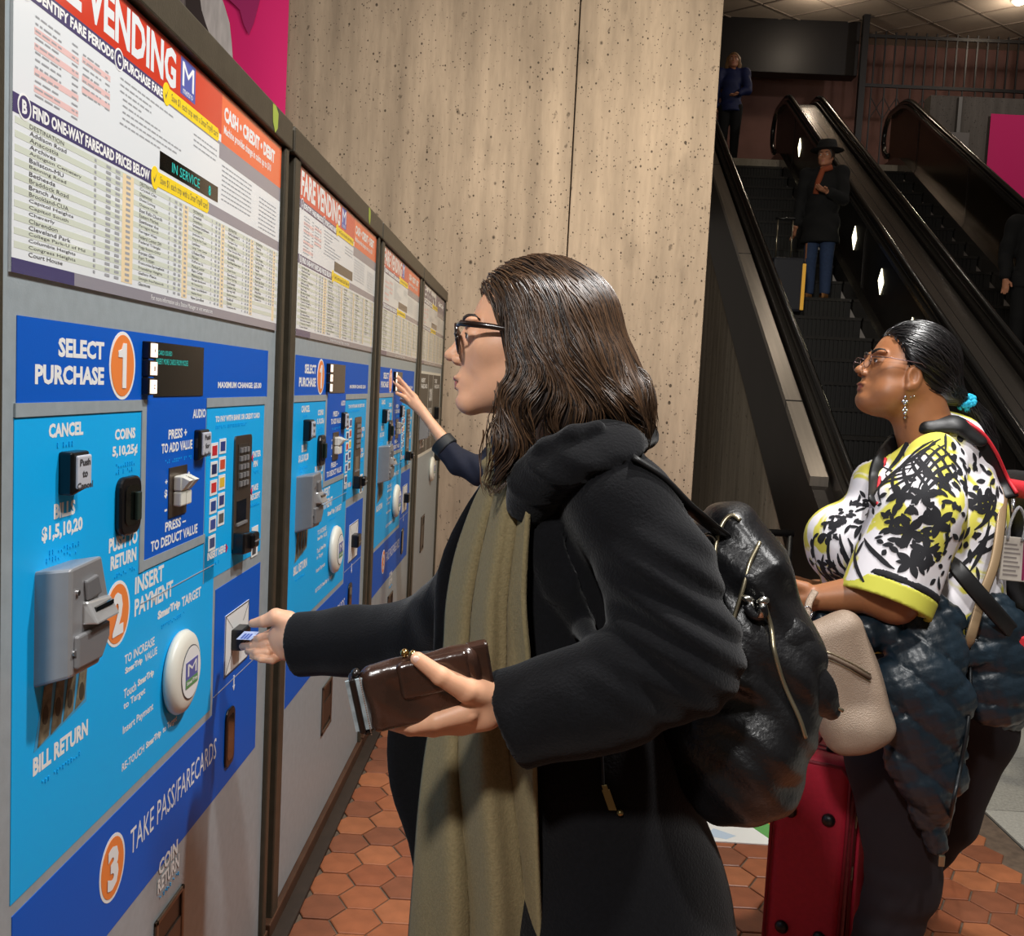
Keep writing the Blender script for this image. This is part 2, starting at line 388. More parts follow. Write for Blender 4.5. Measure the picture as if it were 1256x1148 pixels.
G1 = mat('print_grey', (206, 198, 198), .7, var=.15, vscale=9, stretch=(4, 1, .6)); G2 = mat('print_dark', (62, 50, 50), .7); G3 = mat('print_mid', (128, 116, 116), .7, var=.3, vscale=12, stretch=(5, 1, .5))
def bpt(*q):
    o = []
    for a, c in q:
        p = at(200+a/6.378, c/6.378, 6.78); o.append(((p[0]+3.35)/1.55, (p[2]-2.35)/2.55))
    return o
banner('hanging_banner', 'bright pink hanging cloth banner printed with grey draped fabric, behind the machines', -3.35, -1.80, 2.35, 4.9, 6.78,
       [(G3, [bpt((-300, -500), (185, -500), (185, 0), (192, 140), (60, 60), (-300, 0))]),
        (G2, [bpt((185, -500), (300, -500), (300, 0), (312, 90), (342, 190), (390, 320), (480, 480), (560, 560), (560, 900), (100, 900), (100, 80), (192, 140), (185, 0))]),
        (G1, [bpt((300, -500), (468, -500), (470, 0), (492, 60), (530, 190), (546, 340), (562, 560), (556, 800), (500, 800), (480, 475), (385, 310), (342, 190), (312, 90), (300, 0))]),
        (PINK2, [bpt((480, -500), (470, -40), (560, 40), (610, 90), (640, 200), (680, 285), (720, 190), (770, 0), (820, -500))])])
banner('pink_wall_banner', 'plain pink cloth banner on the concrete parapet at the right edge', 6.30, 7.6, 4.45, 5.78, 14.55, [])
sp = thing('sign_post', 'thin grey post with a small sign on the concrete parapet', 'sign', (5.86, 14.58, 5.0))
MB().box(-.025, .025, -.02, .02, .35, 1.0).build('post', mat('grey_paint', (120, 116, 110), .5), sp); MB().box(-.16, .16, -.03, -.022, .28, .5).build('sign_plate', mat('dull_sign', (105, 98, 92), .5), sp)

# paper map lying on the floor
pm = thing('floor_map', 'white printed map sheet with green and orange areas on the tiles', 'map', (.62, 3.285, .0))
MB().box(0, .34, 0, .5, 0, .004).build('sheet', mat('map_white', (232, 232, 228), .5), pm)
MB().polyz([(.2, .2), (.29, .01), (.335, .005), (.335, .2), (.3, .24)], .004, .0046).build('print', mat('map_green', (92, 160, 84), .5), pm)
MB().polyz([(.27, .22), (.335, .1), (.335, .4), (.2, .4)], .0046, .0052).build('print', mat('map_orange', (232, 150, 50), .5), pm)
MB().polyz([(.05, .04), (.12, .02), (.16, .05), (.09, .1)], .004, .0046).build('print', mat('map_blue', (188, 206, 224), .5), pm)

# ------------------------------------------------------------------ fare machines
FACE = mat('machine_grey', (166, 177, 182), .42, metal=.25, var=.06, vscale=40, bump=.06, bscale=300)
FRAME = mat('machine_frame', (74, 68, 56), .42, metal=.35, var=.12, vscale=30, bump=.1, bscale=200)
FRAMEB = mat('frame_gap', (20, 17, 15), .5); KICK = mat('kick_trim', (84, 56, 40), .45, metal=.3, var=.2, vscale=12)
LBLUE = mat('light_blue_print', (14, 172, 240), .5, spec=.25, bump=.05, bscale=420); DBLUE = mat('dark_blue_print', (0, 88, 192), .5, spec=.25, bump=.05, bscale=420)
WHITE = mat('white_print', (236, 236, 234), .45); SIGNW = mat('sign_white', (234, 238, 240), .16, coat=.4)
RED = mat('sign_red', (212, 62, 40), .16, coat=.4); ORNG = mat('sign_orange', (236, 104, 56), .16, coat=.4); PURP = mat('sign_purple', (78, 72, 112), .2, coat=.3); SGREY = mat('sign_grey', (150, 146, 154), .2, coat=.3)
YEL = mat('sign_yellow', (248, 214, 36), .25); BLACK = mat('black_plastic', (14, 14, 16), .28); INK = mat('print_ink', (66, 66, 70), .5); INKL = mat('print_ink_light', (158, 160, 164), .5)
CIRC = mat('circle_orange', (240, 134, 62), .42); GRNROW = mat('row_tint', (214, 220, 204), .2, coat=.3); PEACH = mat('column_tint', (244, 222, 182), .2, coat=.3); PINKROW = mat('row_pink', (238, 200, 196), .2, coat=.3)
CYAN = mat('display_cyan', (30, 160, 150), .4, emit=.6); GLASS = mat('display_glass', (10, 12, 10), .1, coat=.6); METAL = mat('plate_bronze', (112, 98, 86), .32, metal=.8, var=.1, vscale=20); SILV = mat('silver_housing', (158, 158, 160), .36, metal=.45, var=.03, vscale=50)
CHROME = mat('bright_metal', (190, 190, 190), .2, metal=1.); CREAM = mat('cream_plastic', (222, 220, 208), .4); LITB = mat('lit_button', (255, 226, 205), .3, emit=1.1); DARKSC = mat('screen_dark', (34, 32, 28), .18)
BILL = mat('bill_print', (112, 104, 84), .6, var=.5, vscale=60); GREENP = mat('tape_green', (150, 164, 66), .6)
def lay(t, name, m, *rects, w=.001, th=.001):
    for r in rects: o = MB().box(w-th, w, r[0], r[1], r[2], r[3]).build(name, m, t)
    return o
def lettering(t, m, *items, w=.002, bold=.02, name='lettering'):
    if name == 'station_list':
        b = MB()
        for it in items: put_text(b, it[0], it[1], it[2], it[3], it[4], w, bold)
        return tag(b.build(name, m, t), kind='stuff')
    for it in items: o = put_text(MB(), it[0], it[1], it[2], it[3], it[4], w, it[5] if len(it) > 5 else bold).build(name, m, t)
    return o
def ellipse(cu, cv, ru, rv, n=32): return [(cu+ru*math.cos(2*math.pi*k/n), cv+rv*math.sin(2*math.pi*k/n)) for k in range(n)]
def badge(t, num, cu, cv, ru=.049, rv=.054):
    c = MB().polyx(ellipse(cu, cv, ru, rv), 0, .0015).build('step_badge', WHITE, t)
    MB().polyx(ellipse(cu, cv, ru*.88, rv*.9), .0015, .002).build('badge_fill', CIRC, c)
    if num == '1':
        MB().polyx([(cu-ru*.05, cv-rv*.66), (cu+ru*.24, cv-rv*.66), (cu+ru*.24, cv+rv*.66), (cu, cv+rv*.66), (cu-ru*.12, cv+rv*.48), (cu-ru*.38, cv+rv*.42), (cu-ru*.38, cv+rv*.24), (cu-ru*.05, cv+rv*.24)], .002, .003).build('numeral', WHITE, c); return
    lettering(c, WHITE, (num, cu-ru*(.25 if num == '1' else .42), cu+ru*(.22 if num == '1' else .42), cv-rv*.66, cv+rv*.66), w=.003, bold=.035, name='numeral')
STN = [['DESTINATION', 'Addison Road', 'Anacostia', 'Archives', 'Arlington Cemetery', 'Ballston-MU', 'Benning Road', 'Bethesda', 'Braddock Road', 'Branch Ave', 'Brookland-CUA', 'Capitol Heights', 'Capitol South', 'Cheverly', 'Clarendon', 'Cleveland Park', 'College Park-U of Md', 'Columbia Heights', 'Congress Heights', 'Court House'],
       ['DESTINATION', 'Crystal City', 'Deanwood', 'Dunn Loring', 'Dupont Circle', 'East Falls Church', 'Eastern Market', 'Eisenhower Ave', 'Farragut North', 'Farragut West', 'Federal Center SW', 'Federal Triangle', 'Foggy Bottom-GWU', 'Forest Glen', 'Fort Totten', 'Franconia-Springfield', 'Friendship Heights', 'Gallery Place', 'Georgia Ave-Petworth', 'Glenmont'],
       ['DESTINATION', 'Greenbelt', 'Greensboro', 'Grosvenor-Strathmore', 'Huntington', 'Judiciary Sq', 'King St-Old Town', 'Landover', 'Largo Town Center', "L'Enfant Plaza", 'McLean', 'McPherson Sq', 'Medical Center', 'Metro Center', 'Minnesota Ave', 'Morgan Boulevard', 'Mt Vernon Sq', 'Navy Yard-Ballpark', 'Naylor Road', 'New Carrollton'],
       ['DESTINATION', 'NoMa-Gallaudet U', 'Pentagon', 'Pentagon City', 'Potomac Ave', "Prince George's Plaza", 'Rhode Island Ave', 'Rockville', 'Ronald Reagan National Airport', 'Rosslyn', 'Shady Grove', 'Shaw-Howard U', 'Silver Spring', 'Smithsonian', 'Southern Ave', 'Spring Hill', 'Stadium-Armory', 'Suitland', 'Takoma', 'Tenleytown-AU'],
       ['DESTINATION', 'Twinbrook', 'Tysons Corner', 'U Street', 'Union Station', 'Van Dorn Street', 'Van Ness-UDC', 'Vienna', 'Virginia Sq-GMU', 'Waterfront', 'West Falls Church', 'West Hyattsville', 'Wheaton', 'White Flint', 'Wiehle-Reston East', 'Woodley Park']]
COLU = [(.175, .50), (.52, .745), (.765, .955), (.975, 1.16), (1.175, 1.345)]
rng2 = random.Random(3)
def ticks(b, u0, u1, v, h, w):
    """rows of print too small to read: short dashes"""
    u = u0
    while u < u1-.004:
        l = rng2.uniform(.006, .022); e = min(u1, u+l); b.rect(w, u, e, v, v+h*.38); u = e+.004
def fare_sign(t, full=True):
    s = MB().box(-.004, .004, .135, 1.37, 1.642, 2.090).build('sign_panel', SIGNW, t)
    w = .0042
    if full: lay(s, 'print', RED, (.135, .915, 2.005, 2.090), w=w)
    lay(s, 'print', ORNG if full else PURP, (.915 if full else .80, 1.37, 1.990, 2.090), w=w)
    lay(s, 'print', PURP, (.135, .62, 1.982, 2.005), (.135, .57, 1.836, 1.860), (.135, .30, 1.642, 1.660), w=w)
    lay(s, 'print', SGREY, (.905, 1.37, 1.958, 1.990), (.62, .905, 1.984, 1.9905), (.57, 1.37, 1.838, 1.860), (.30, 1.37, 1.642, 1.660), w=w-0.000044)
    rows = [1.828-i*.0084 for i in range(20)]
    lay(s, 'print', GRNROW, *[(.14, 1.365, z-.0042, z+.0042) for z in rows[::2]], w=w)
    tint = []; names = []; b = MB(); b2 = MB()
    for c, (u0, u1) in zip(STN, COLU):
        nw = (u1-u0)*.48
        tint.append((u1-(u1-u0)*.14, u1-.004, rows[-1]-.004, rows[0]+.003))
        for i, nm in enumerate(c):
            ww = min(nw, nw*len(nm)/21+.008)
            names.append((nm, u0, u0+ww, rows[i]-.0026, rows[i]+.0030))
            for k, fr in enumerate((.56, .68, .78, .90)):
                (b2 if k == 3 else b).rect(w+0.000176, u0+(u1-u0)*fr, u0+(u1-u0)*(fr+(.02 if k == 0 else .05)), rows[i]-.002, rows[i]+.0022)
    lay(s, 'print', PEACH, *tint, w=w+0.000066)
    lettering(s, INK, *names, w=w+0.000198, bold=.0, name='station_list'); tag(b.build('price_columns', INKL, s), kind='stuff'); tag(b2.build('price_columns', INKL, s), kind='stuff')
    # fare period and purchase columns
    lay(s, 'print', PINKROW, *[(.185, .305, z, z+.0085) for z in (1.945, 1.926, 1.895, 1.874)], *[(.315, .405, z, z+.0085) for z in (1.952, 1.926, 1.911)], w=w)
    b = MB()
    for i in range(12): ticks(b, .187, .255, 1.966-i*.0088, .0062, w+0.000132); ticks(b, .285, .303, 1.966-i*.0088, .0062, w+0.000132)
    for i in range(7): ticks(b, .317, .375, 1.962-i*.0088, .0062, w+0.000132); ticks(b, .388, .403, 1.962-i*.0088, .0062, w+0.000132)
    for i, (a, e) in enumerate(((.44, .66), (.44, .56), (.44, .56), (.45, .52), (.45, .60), (.45, .70), (.45, .68), (.44, .60))): ticks(b, a, e, 1.968-i*.0095, .0066, w+0.000132)
    for i in range(3): ticks(b, .76, .89, 1.966-i*.010, .0066, w+0.000132)
    for i in range(8): ticks(b, .925, 1.13, 1.946-i*.0095, .0066, w+0.000132)
    for i in range(8): ticks(b, 1.19, 1.335, 1.934-i*.0095, .0066, w+0.000132)
    tag(b.build('small_print', INKL, s), kind='stuff')
    if full:
        lettering(s, SIGNW, ('FARE VENDING', .142, .665, 2.016, 2.082, .022), w=w+0.000132, bold=.045, name='heading')
        lettering(s, SIGNW, ('CASH \u2022 CREDIT \u2022 DEBIT', .93, 1.31, 2.036, 2.066, .035), ('Machine provides change in coins up to $10', .93, 1.28, 2.006, 2.028, .01), w=w+0.000132)
        lg = lay(s, 'logo', mat('logo_blue', (80, 92, 170), .3), (.688, .762, 2.020, 2.084), w=w+0.000132)
        lettering(lg, WHITE, ('M', .696, .754, 2.036, 2.078, .0), ('metro', .70, .75, 2.023, 2.033, .0), w=w+0.000264)
    else:
        lettering(s, PURP, ('Exitfare', .16, .76, 2.012, 2.08, .03), w=w+0.000132, name='heading'); lettering(s, WHITE, ('Cash Only', .95, 1.28, 2.02, 2.06, .03), w=w+0.000132)
    lettering(s, WHITE, ('IDENTIFY FARE PERIODS', .182, .415, 1.9865, 2.0015), ('PURCHASE FARE', .452, .607, 1.9865, 2.0015), ('FIND ONE-WAY FARECARD PRICES BELOW', .182, .558, 1.840, 1.8565), ('For more information ask a Station Manager or visit wmata.com', .575, .887, 1.645, 1.656, .0), w=w+0.000132, bold=.03)
    for ch, cu, cv in (('A', .163, 1.994), ('C', .434, 1.994), ('B', .162, 1.848)):
        d = MB().polyx(ellipse(cu, cv, .0165, .0165, 24), w, w+0.000220).build('letter_disc', WHITE, s)
    for ch, cu, cv in (('A', .163, 1.994), ('C', .434, 1.994), ('B', .162, 1.848)):
        MB().polyx(ellipse(cu, cv, .0135, .0138, 24), w+0.000220, w+0.000286).build('letter_disc', PURP, s)
        lettering(s, WHITE, (ch, cu-.006, cu+.006, cv-.0085, cv+.0085), w=w+0.000396, bold=.03)
    for u0, u1, vc in ((.61, .90, 1.999), (.567, .85, 1.850)):
        y = MB().polyx([(u0+.012, vc-.0125), (u1-.008, vc-.0125), (u1, vc-.006), (u1, vc+.006), (u1-.008, vc+.0125), (u0+.012, vc+.0125)], w, w+0.000286).build('yellow_sticker', YEL, s)
        MB().polyx(ellipse(u0+.014, vc, .017, .019, 24), w, w+0.000396).build('yellow_sticker', YEL, s)
        k = MB(); k.polyx([(u0+.006, vc+.001), (u0+.011, vc-.009), (u0+.022, vc+.011), (u0+.0115, vc-.003)], w+0.000396, w+0.000484); k.build('check_mark', INK, s)
        lettering(s, INK, ('Save $1 each trip with a SmarTrip\u00ae card', u0+.036, u1-.008, vc-.009, vc+.0085, .0), w=w+0.000396)
    d = MB().box(w-.002, w+.0003, .60, .902, 1.869, 1.899).build('display_window', GLASS, s)
    return s, d
def machine(name, label, y0, kind=0):
    t = thing(name, label, 'vending machine', (-.66, y0, 0), 'fare machines in a row')
    MB().box(-.60, -.012, .02, 1.415, .05, 2.10).build('cabinet', FRAME, t)
    MB().box(-.60, .0, .105, 1.385, .05, 2.088).build('face_plate', FACE, t, bevel=.003)
    MB().box(-.60, .018, .012, 1.423, 2.096, 2.162).build('header', FRAME, t, bevel=.004)
    MB().box(-.3, .012, .045, .105, .03, 2.094).build('stile', FRAME, t, bevel=.004); MB().box(-.3, .012, 1.385, 1.417, .03, 2.094).build('stile', FRAME, t, bevel=.004)
    MB().box(-.3, -.02, -.01, .045, .03, 2.14).build('gap_filler', FRAMEB, t)
    MB().box(-.6, .016, 0.012, 1.423, .008, .05).build('kick_plate', KICK, t, bevel=.003); MB().box(-.6, .058, 0, 1.435, -.004, .010).build('plinth', mat('plinth_brown', (50, 38, 30), .6, var=.2, vscale=20), t)
    s, d = fare_sign(t, kind == 0)
    if kind:
        DG = mat('machine_dark_panel', (66, 64, 58), .4, var=.1, vscale=30)
        lay(t, 'panel', CREAM, (.14, 1.33, 1.10, 1.60), w=.001); lay(t, 'panel', DG, (.16, .58, 1.12, 1.585), (.60, .84, 1.12, 1.585), (.86, 1.31, 1.12, 1.585), w=.0018)
        lettering(t, WHITE, ('INSERT\nFARECARD', .2, .52, 1.5, 1.56), ('COINS', .64, .80, 1.42, 1.5), ('PUSH TO\nRETURN', .64, .80, 1.3, 1.38), ('TAKE\nFARECARD', .92, 1.24, 1.5, 1.56), ('BILLS', .25, .45, 1.15, 1.2), w=.003)
        bill_unit(t, .22, .36, 1.20, 1.36); smart_disc(t, .92, .98)
        MB().box(0, .03, 1.02, 1.12, 1.30, 1.38).build('button', BLACK, t, bevel=.004)
        lay(t, 'panel', CREAM, (1.06, 1.28, .98, 1.14), w=.0015); MB().box(0, .04, 1.12, 1.20, 1.02, 1.10).build('card_slot', BLACK, t, bevel=.004)
        coin_box(t, .50, .66, .5, .72); return t
    # --- print panels
    lay(t, 'panel', DBLUE, (.155, 1.315, 1.478, 1.590)); lay(t, 'panel', LBLUE, (.150, .550, .815, 1.460), (.550, .945, .815, 1.195), (.880, 1.295, 1.10, 1.460), (.55, .566, 1.195, 1.21))
    b = MB(); b.polyx([(.155, .60), (1.30, .60), (1.30, 1.070), (.962, 1.070), (.962, .797), (.155, .797)], 0, .001); b.build('panel', DBLUE, t)
    lay(t, 'panel', DBLUE, (.569, .872, 1.20, 1.478), w=.0018)
    lay(t, 'trim_strip', FACE, (.150, .569, 1.461, 1.479), (.872, 1.30, 1.460, 1.479), (.550, .569, 1.185, 1.47), (.55, .88, 1.186, 1.203), w=.003, th=.003)
    lay(t, 'seam', INKL, (.56, .945, 1.128, 1.1295), (.878, .880, 1.10, 1.19), (.962, 1.30, .835, .8362), w=.0021)
    # --- lettering
    lettering(t, WHITE, ('SELECT', .262, .405, 1.541, 1.568), ('PURCHASE', .200, .406, 1.503, 1.530), ('MAXIMUM CHANGE: $5.00', .942, 1.262, 1.497, 1.512), w=.0013, bold=.03)
    badge(t, '1', .472, 1.534)
    lettering(t, WHITE, ('CANCEL', .238, .340, 1.430, 1.450), ('COINS', .448, .527, 1.416, 1.434), ('5,10,25\u00a2', .440, .537, 1.387, 1.407), ('BILLS', .255, .318, 1.316, 1.338), ('$1,5,10,20', .222, .342, 1.286, 1.310), ('PUSH TO', .433, .544, 1.238, 1.262), ('RETURN', .440, .540, 1.209, 1.232), ('BILL RETURN', .205, .369, .968, .994), w=.0013, bold=.032)
    lettering(t, WHITE, ('INSERT', .537, .665, 1.150, 1.180), ('PAYMENT', .537, .712, 1.112, 1.142), ('SmarTrip', .640, .752, 1.078, 1.098, .05), ('TARGET', .760, .868, 1.078, 1.098), w=.0013, bold=.02)
    lettering(t, WHITE, ('TO INCREASE', .500, .628, 1.040, 1.056), ('SmarTrip', .503, .575, 1.020, 1.034, .04), ('VALUE', .585, .641, 1.020, 1.034), ('Touch', .499, .550, .982, .998), ('SmarTrip', .556, .628, .982, .998, .04), ('to Target', .499, .590, .960, .976), ('Insert Payment', .498, .628, .918, .936), ('RE-TOUCH', .497, .590, .858, .872), ('SmarTrip', .598, .668, .856, .872, .04), ('to Target', .676, .748, .856, .872), w=.0013, bold=.01)
    lettering(t, WHITE, ('AUDIO', .795, .868, 1.440, 1.458), ('PRESS +', .672, .765, 1.406, 1.424), ('TO ADD VALUE', .640, .796, 1.382, 1.400), ('PRESS \u2013', .665, .770, 1.238, 1.256), ('TO DEDUCT VALUE', .600, .836, 1.212, 1.231), w=.0021, bold=.02)
    lettering(t, WHITE, ('+', .660, .672, 1.326, 1.334), ('$', .658, .672, 1.300, 1.316), ('\u2013', .660, .672, 1.276, 1.280), ('+', .774, .786, 1.332, 1.340), ('$', .773, .787, 1.304, 1.320), ('\u2013', .774, .786, 1.282, 1.286), w=.0021, bold=.03)
    lettering(t, WHITE, ('TO PAY WITH BANK OR CREDIT CARD', .932, 1.256, 1.428, 1.441), ('INSERT HERE', .903, 1.020, 1.143, 1.160), ('ENTER', 1.205, 1.275, 1.335, 1.350), ('PIN', 1.215, 1.25, 1.312, 1.327), ('TAKE', 1.205, 1.26, 1.255, 1.270), ('RECEIPT', 1.198, 1.278, 1.234, 1.249), w=.0013, bold=.03)
    lettering(t, WHITE, ('TAKE PASS/FARECARDS', .538, .992, .692, .738), w=.0013, bold=.0)
    lettering(t, WHITE, ('COIN', .672, .768, .585, .615), ('RETURN', .668, .778, .552, .580), w=.0013, bold=.02)
    badge(t, '2', .468, 1.134); badge(t, '3', .466, .708, .049, .056)
    b = MB()
    for u0, v0, n in ((.262, 1.420, 6), (.455, 1.376, 9), (.455, 1.366, 9), (.235, 1.272, 12), (.235, 1.262, 12), (.455, 1.198, 10), (.23, .950, 14), (.66, 1.367, 16), (.62, 1.193, 20), (.935, 1.418, 26), (.66, 1.065, 14), (.68, .540, 12), (.905, 1.13, 10), (1.21, 1.30, 6), (1.2, 1.222, 9)):
        for k in range(n):
            for r in range(2):
                if rng2.random() < .62: b.box(.001, .0022, u0+k*.0085, u0+k*.0085+.003, v0-r*.004, v0-r*.004+.0028)
    tag(b.build('braille_dots', LBLUE, t), kind='stuff')
    # --- select screen and its three lit keys
    sc = MB().box(.0, .0025, .600, .848, 1.484, 1.578).box(-.06, .001, .604, .844, 1.488, 1.574).build('screen', DARKSC, t)
    for k, (za, zb) in enumerate(((1.548, 1.577), (1.518, 1.546), (1.487, 1.516))):
        MB().box(0, .014, .549, .5775, za, zb).build('key', BLACK, t, bevel=.002)
        MB().box(.014, .017, .5525, .5755, za+.003, zb-.003).build('lit_key', LITB, t)
        zc = (za+zb)/2; tip = zc-.008 if k == 0 else (zc if k == 1 else zc+.008)
        MB().polyx([(.579, za+.001), (.600, tip-.006), (.600, tip+.006), (.579, zb-.001)], 0, .0016).build('pointer', WHITE, t)
        lettering(t, INK, ('ABC'[k], .561, .567, zc-.004, zc+.004), w=.0175)
    # --- buttons
    def push(u0, u1, v0, v1, txt, m=.03):
        c = MB().polyx([(u0, v0-.006), (u1, v0+.002), (u1, v1), (u0, v1)], 0, m).build('button', BLACK, t, bevel=.004)
        MB().box(m, m+.005, u0+.006, u1-.004, v0+.004, v1-.005).build('button_cap', mat('button_grey', (188, 190, 198), .35), c, bevel=.003)
        ls = txt.split('\n'); lettering(c, INK, *[(l, (u0+u1)/2-.004*len(l), (u0+u1)/2+.004*len(l), v1-.02-i*.0165, v1-.01-i*.0165) for i, l in enumerate(ls)], w=m+.0055, bold=.02)
    push(.266, .318, 1.354, 1.410, 'Push\nto\nCancel', .022); push(.805, .862, 1.364, 1.418, 'Push\nfor\nAudio', .014)
    # coin slot
    def rr(u0, u1, v0, v1, r, n=5):
        o = []
        for cu, cv, a0 in ((u1-r, v1-r, 0), (u0+r, v1-r, 1), (u0+r, v0+r, 2), (u1-r, v0+r, 3)):
            for k in range(n+1): a = math.pi/2*(a0+k/n); o.append((cu+r*math.cos(a), cv+r*math.sin(a)))
        return o
    c = MB().polyx(rr(.452, .534, 1.260, 1.356, .022), 0, .012).build('coin_entry', BLACK, t, bevel=.004)
    MB().polyx(rr(.466, .522, 1.276, 1.342, .014), .011, .0135).build('coin_recess', GLASS, c); MB().box(.0135, .02, .498, .515, 1.283, 1.330).build('coin_gate', mat('green_black', (34, 48, 42), .3), c, bevel=.002)
    # rocker switches
    p = MB().box(0, .004, .676, .766, 1.262, 1.354).build('rocker_plate', METAL, t)
    for k in (0, 1):
        for z0, z1, x in ((1.310, 1.338, .02), (1.282, 1.309, .02)):
            u = .694+k*.030; MB().polyx([(u, z0), (u+.026, z0), (u+.026, z1), (u, z1)], .004, x).build('rocker', CREAM, p, bevel=.003)
        u = .694+k*.03; MB().add([(.020, u+.002, 1.312), (.020, u+.024, 1.312), (.034, u+.024, 1.330), (.034, u+.002, 1.330), (.02, u+.002, 1.336), (.02, u+.024, 1.336)], [(0, 1, 2, 3), (3, 2, 5, 4), (0, 3, 4), (1, 5, 2), (0, 4, 5, 1)]).build('rocker_tip', CREAM, p)
    # card logos, keypad plate
    cc = [(200, 40, 50), (40, 60, 130), (30, 40, 90), (210, 80, 50), (210, 50, 50), (230, 190, 60), (40, 70, 140), (50, 60, 120), (60, 80, 150), (90, 90, 90), (70, 80, 120)]
    for k in range(11):
        cu = .907+(k % 2)*.053; cv = 1.366-(k//2)*.0385+(k % 2)*.006
        if k == 10: cu = .905
        q = MB().box(0, .002, cu, cu+.044, cv-.012, cv+.020).build('card_sticker', WHITE, t)
        MB().box(.002, .0026, cu+.007, cu+.037, cv-.006, cv+.014).build('card_print', mat('card_%d' % k, cc[k], .4), q)
    kp = MB().polyx(rr(1.060, 1.186, 1.135, 1.393, .012), 0, .005).build('keypad_plate', METAL, t)
    MB().box(.004, .0065, 1.080, 1.158, 1.272, 1.374).build('keypad', mat('keypad_dark', (86, 78, 70), .4, metal=.6), kp)
    for r in range(5):
        for k in range(3): MB().box(.0065, .0105, 1.087+k*.024, 1.103+k*.024, 1.279+r*.019, 1.290+r*.019).build('key', SILV, kp)
    MB().box(.005, .0056, 1.080, 1.152, 1.196, 1.246).build('receipt_slot', GLASS, kp); MB().box(.005, .009, 1.078, 1.154, 1.190, 1.196).build('receipt_lip', SILV, kp)
    r = MB().polyx([(1.062, 1.130), (1.125, 1.126), (1.125, 1.172), (1.062, 1.178)], 0, .030).build('card_reader', BLACK, t, bevel=.004)
    MB().box(.018, .040, 1.105, 1.150, 1.136, 1.172).build('reader_mouth', BLACK, r, bevel=.006); MB().box(.039, .042, 1.110, 1.146, 1.152, 1.155).build('reader_gap', SILV, r)
    for u, z in ((1.196, 1.335), (1.196, 1.256), (1.022, 1.150)):
        MB().polyx([(u, z), (u+.012, z-.010), (u+.012, z+.010)] if u > 1.1 else [(u, z-.010), (u+.012, z), (u, z+.010)], 0, .0022).build('arrow', mat('arrow_red', (206, 34, 80), .4), t)
    lay(t, 'card_diagram', WHITE, (1.215, 1.268, 1.095, 1.168), w=.0022); lay(t, 'card_diagram', INK, (1.222, 1.252, 1.10, 1.13), w=.0026)
    bill_unit(t, .205, .322, 1.092, 1.255)
    q = MB(); q.polyx([(.232, 1.088), (.362, 1.088), (.362, 1.024), (.206, 1.002)], 0, .0015); q.build('bill_picture', mat('bill_backing', (60, 150, 196), .5), t)
    for k in range(4):
        u = .222+k*.036; MB().polyx([(u+.010, 1.086), (u+.034, 1.086), (u+.024, 1.012+k*.006), (u-.006, 1.005+k*.006)], .0015, .0022).build('bill_print', BILL, t)
        MB().polyx(ellipse(u+.014, 1.045, .008, .014, 12), .0022, .0026).build('bill_print', mat('bill_dark', (60, 54, 42), .6), t)
    smart_disc(t, .742, .958)
    # ticket slot
    sl = lay(t, 'slot_plate', WHITE, (1.030, 1.206, .858, .997), w=.003, th=.003)
    b = MB()
    for (a, e, f, g) in ((1.030, 1.206, .994, .997), (1.030, 1.206, .858, .861), (1.030, 1.033, .858, .997), (1.203, 1.206, .858, .997)): b.rect(.0034, a, e, f, g)
    for p0, p1 in (((1.033, .994), (1.082, .958)), ((1.203, .994), (1.16, .958)), ((1.033, .861), (1.08, .905)), ((1.203, .861), (1.16, .905))):
        b.quad((.0034, p0[0], p0[1]), (.0034, p0[0]+.003, p0[1]-.001), (.0034, p1[0]+.003, p1[1]-.001), (.0034, p1[0], p1[1]))
    tag(b.build('print', INK, sl), kind='stuff')
    sx = MB().box(0, .030, 1.072, 1.135, .908, .956).build('ticket_mouth', BLACK, t, bevel=.005); MB().box(.0295, .031, 1.078, 1.130, .926, .930).build('mouth_gap', GLASS, sx)
    MB().polyx([(1.098, .818), (1.106, .806), (1.114, .818), (1.109, .818), (1.109, .842), (1.103, .842), (1.103, .818)], 0, .002).build('arrow', WHITE, t)
    rc = MB().polyx(rr(1.048, 1.112, .640, .775, .02), 0, .006).build('ticket_chute', BLACK, t, bevel=.003); MB().polyx(rr(1.058, 1.102, .655, .76, .014), .006, .0066).build('chute_flap', GLASS, rc)
    coin_box(t, .655, .802, .34, .505)
    return t
